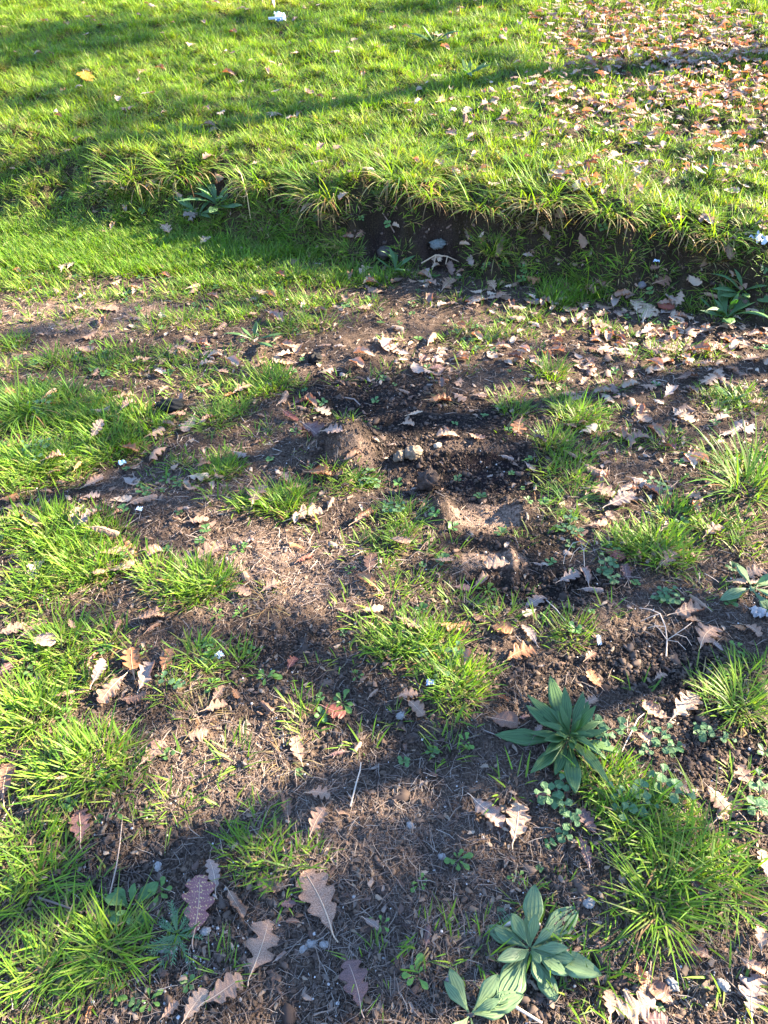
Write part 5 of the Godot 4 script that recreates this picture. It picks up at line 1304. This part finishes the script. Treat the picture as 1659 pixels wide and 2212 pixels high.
	leaves([
		["o", 325, 355, 355, 350, "cup"], ["y", 362, 345, 385, 372, "flat", "bright yellow leaf glowing on the meadow"], ["c", 812, 222, 835, 208, "deep"], ["t", 700, 508, 725, 490, "fold"], ["t", 600, 335, 622, 315, "deep"], ["c", 960, 590, 992, 570, "deep"], ["t", 905, 590, 935, 565, "flat"], ["o", 1130, 655, 1180, 645, "curl"], ["c", 1275, 312, 1302, 305, "deep"], ["d", 1000, 345, 1030, 340, "curl", "dark leaf in the meadow grass, right of its middle"], ["t", 300, 730, 335, 710, "deep"], ["c", 1085, 735, 1135, 710, "deep"], ["o", 515, 925, 540, 900, "curl"], ["l", 700, 990, 738, 1025, "deep"], ["l", 545, 1040, 600, 1042, "curl"], ["c", 865, 1075, 905, 1045, "deep"], ["d", 715, 1030, 755, 1035, "cup"], ["b", 295, 970, 345, 965, "curl"], ["t", 65, 950, 95, 940, "flat"], ["l", 480, 1005, 500, 975, "fold"], ["b", 1010, 1055, 1055, 1045, "curl"], ["b", 1545, 1060, 1560, 1005, "deep"], ["b", 1480, 1050, 1525, 1030, "curl"], ["t", 1600, 1080, 1640, 1050, "deep"], ["o", 780, 975, 825, 965, "curl"], ["t", 1235, 585, 1262, 590, "flat"], ["t", 1170, 520, 1195, 500, "flat"], ["t", 1030, 460, 1055, 455, "fold"],
	])
	tile(1, 0)
	leaves([
		["b", 345, 560, 360, 525, "curl", "brown leaf standing in the meadow above the golden tuft", 0.6], ["o", 225, 470, 285, 450, "curl"], ["t", 265, 600, 310, 620, "deep"], ["t", 410, 490, 450, 480, "cup"], ["c", 1075, 790, 1088, 745, "deep", "pale leaf standing above the gap in the bank edge", 0.7], ["o", 705, 1020, 725, 975, "deep"], ["o", 415, 1075, 430, 1035, "deep", "orange brown leaf against the bare bank face"], ["b", 385, 1092, 412, 1068, "flat"], ["t", 305, 945, 330, 915, "flat", "tan leaf stuck high on the bare bank face"], ["b", 70, 1020, 115, 1040, "deep"], ["o", 340, 750, 370, 735, "cup"], ["b", 560, 285, 590, 265, "curl"], ["t", 240, 1095, 290, 1085, "deep"], ["g", 690, 160, 640, 175, "fold"], ["c", 690, 215, 720, 195, "deep"], ["l", 1110, 195, 1145, 170, "deep"], ["c", 205, 170, 245, 195, "slim"], ["t", 890, 680, 920, 690, "deep"], ["l", 970, 715, 1005, 690, "slim"], ["t", 830, 810, 850, 780, "slim"], ["o", 1480, 515, 1500, 525, "fold"], ["t", 1080, 530, 1130, 520, "curl"], ["t", 1250, 980, 1290, 960, "deep"], ["g", 1600, 1000, 1640, 980, "curl"],
	])
	whole()

func more_leaves() -> void:      # of the leaves without a label of their own, keep those that show largest, three hundred in all
	var n := 0
	for c in get_children():
		if String(c.name).begins_with("oak_leaf"):
			n += 1
	pending.sort_custom(func(p, q): return p[0].scale.x / p[0].position.distance_to(Vector3(0, EYE, 0)) < q[0].scale.x / q[0].position.distance_to(Vector3(0, EYE, 0)))
	while n > 300:
		var p: Array = pending.pop_front()
		remove_child(p[0])
		p[0].free()
		n -= 1

func setting() -> void:
	var cam := Camera3D.new()
	cam.name = "camera"
	cam.position = Vector3(0, EYE, 0)
	cam.rotation_degrees = Vector3(-PITCH, 0, 0)
	cam.fov = FOV
	cam.near = 0.05
	cam.far = 400.0
	add_child(cam)
	cam.current = true
	var env := Environment.new()
	env.background_mode = Environment.BG_SKY
	var sky := Sky.new()
	var pm := ProceduralSkyMaterial.new()
	pm.sky_top_color = Color(0.10, 0.19, 0.40).linear_to_srgb()
	pm.sky_horizon_color = Color(0.36, 0.42, 0.50).linear_to_srgb()
	pm.sky_curve = 0.16
	pm.ground_bottom_color = Color(0.08, 0.09, 0.05).linear_to_srgb()
	pm.ground_horizon_color = Color(0.20, 0.21, 0.18).linear_to_srgb()
	pm.sun_angle_max = 12.0
	sky.sky_material = pm
	env.sky = sky
	env.background_energy_multiplier = 0.66
	env.ambient_light_source = Environment.AMBIENT_SOURCE_SKY
	env.tonemap_mode = Environment.TONE_MAPPER_LINEAR
	env.tonemap_exposure = 12.5
	env.sdfgi_enabled = true
	env.ssao_enabled = true
	env.ssil_enabled = true
	var we := WorldEnvironment.new()
	we.name = "world_environment"
	we.environment = env
	add_child(we)
	var sun := DirectionalLight3D.new()
	sun.name = "sun"
	sun.light_energy = 1.55
	sun.light_color = Color(1.0, 0.93, 0.82)
	sun.light_angular_distance = 0.5
	sun.shadow_enabled = true
	var e := deg_to_rad(SUN_UP)
	sun.basis = Basis.looking_at(-Vector3(sun_flat.x * cos(e), sin(e), -sun_flat.y * cos(e)))
	add_child(sun)

func _ready() -> void:
	rng.seed = 20241
	noise.seed = 4
	noise.frequency = 1.0
	noise.noise_type = FastNoiseLite.TYPE_SIMPLEX_SMOOTH
	noise.fractal_octaves = 2
	noise2.seed = 9
	noise2.frequency = 0.1
	noise2.fractal_octaves = 2
	setting()
	shape_land()
	lay_out()
	land()
	shade_trees()
	carpets()
	things()
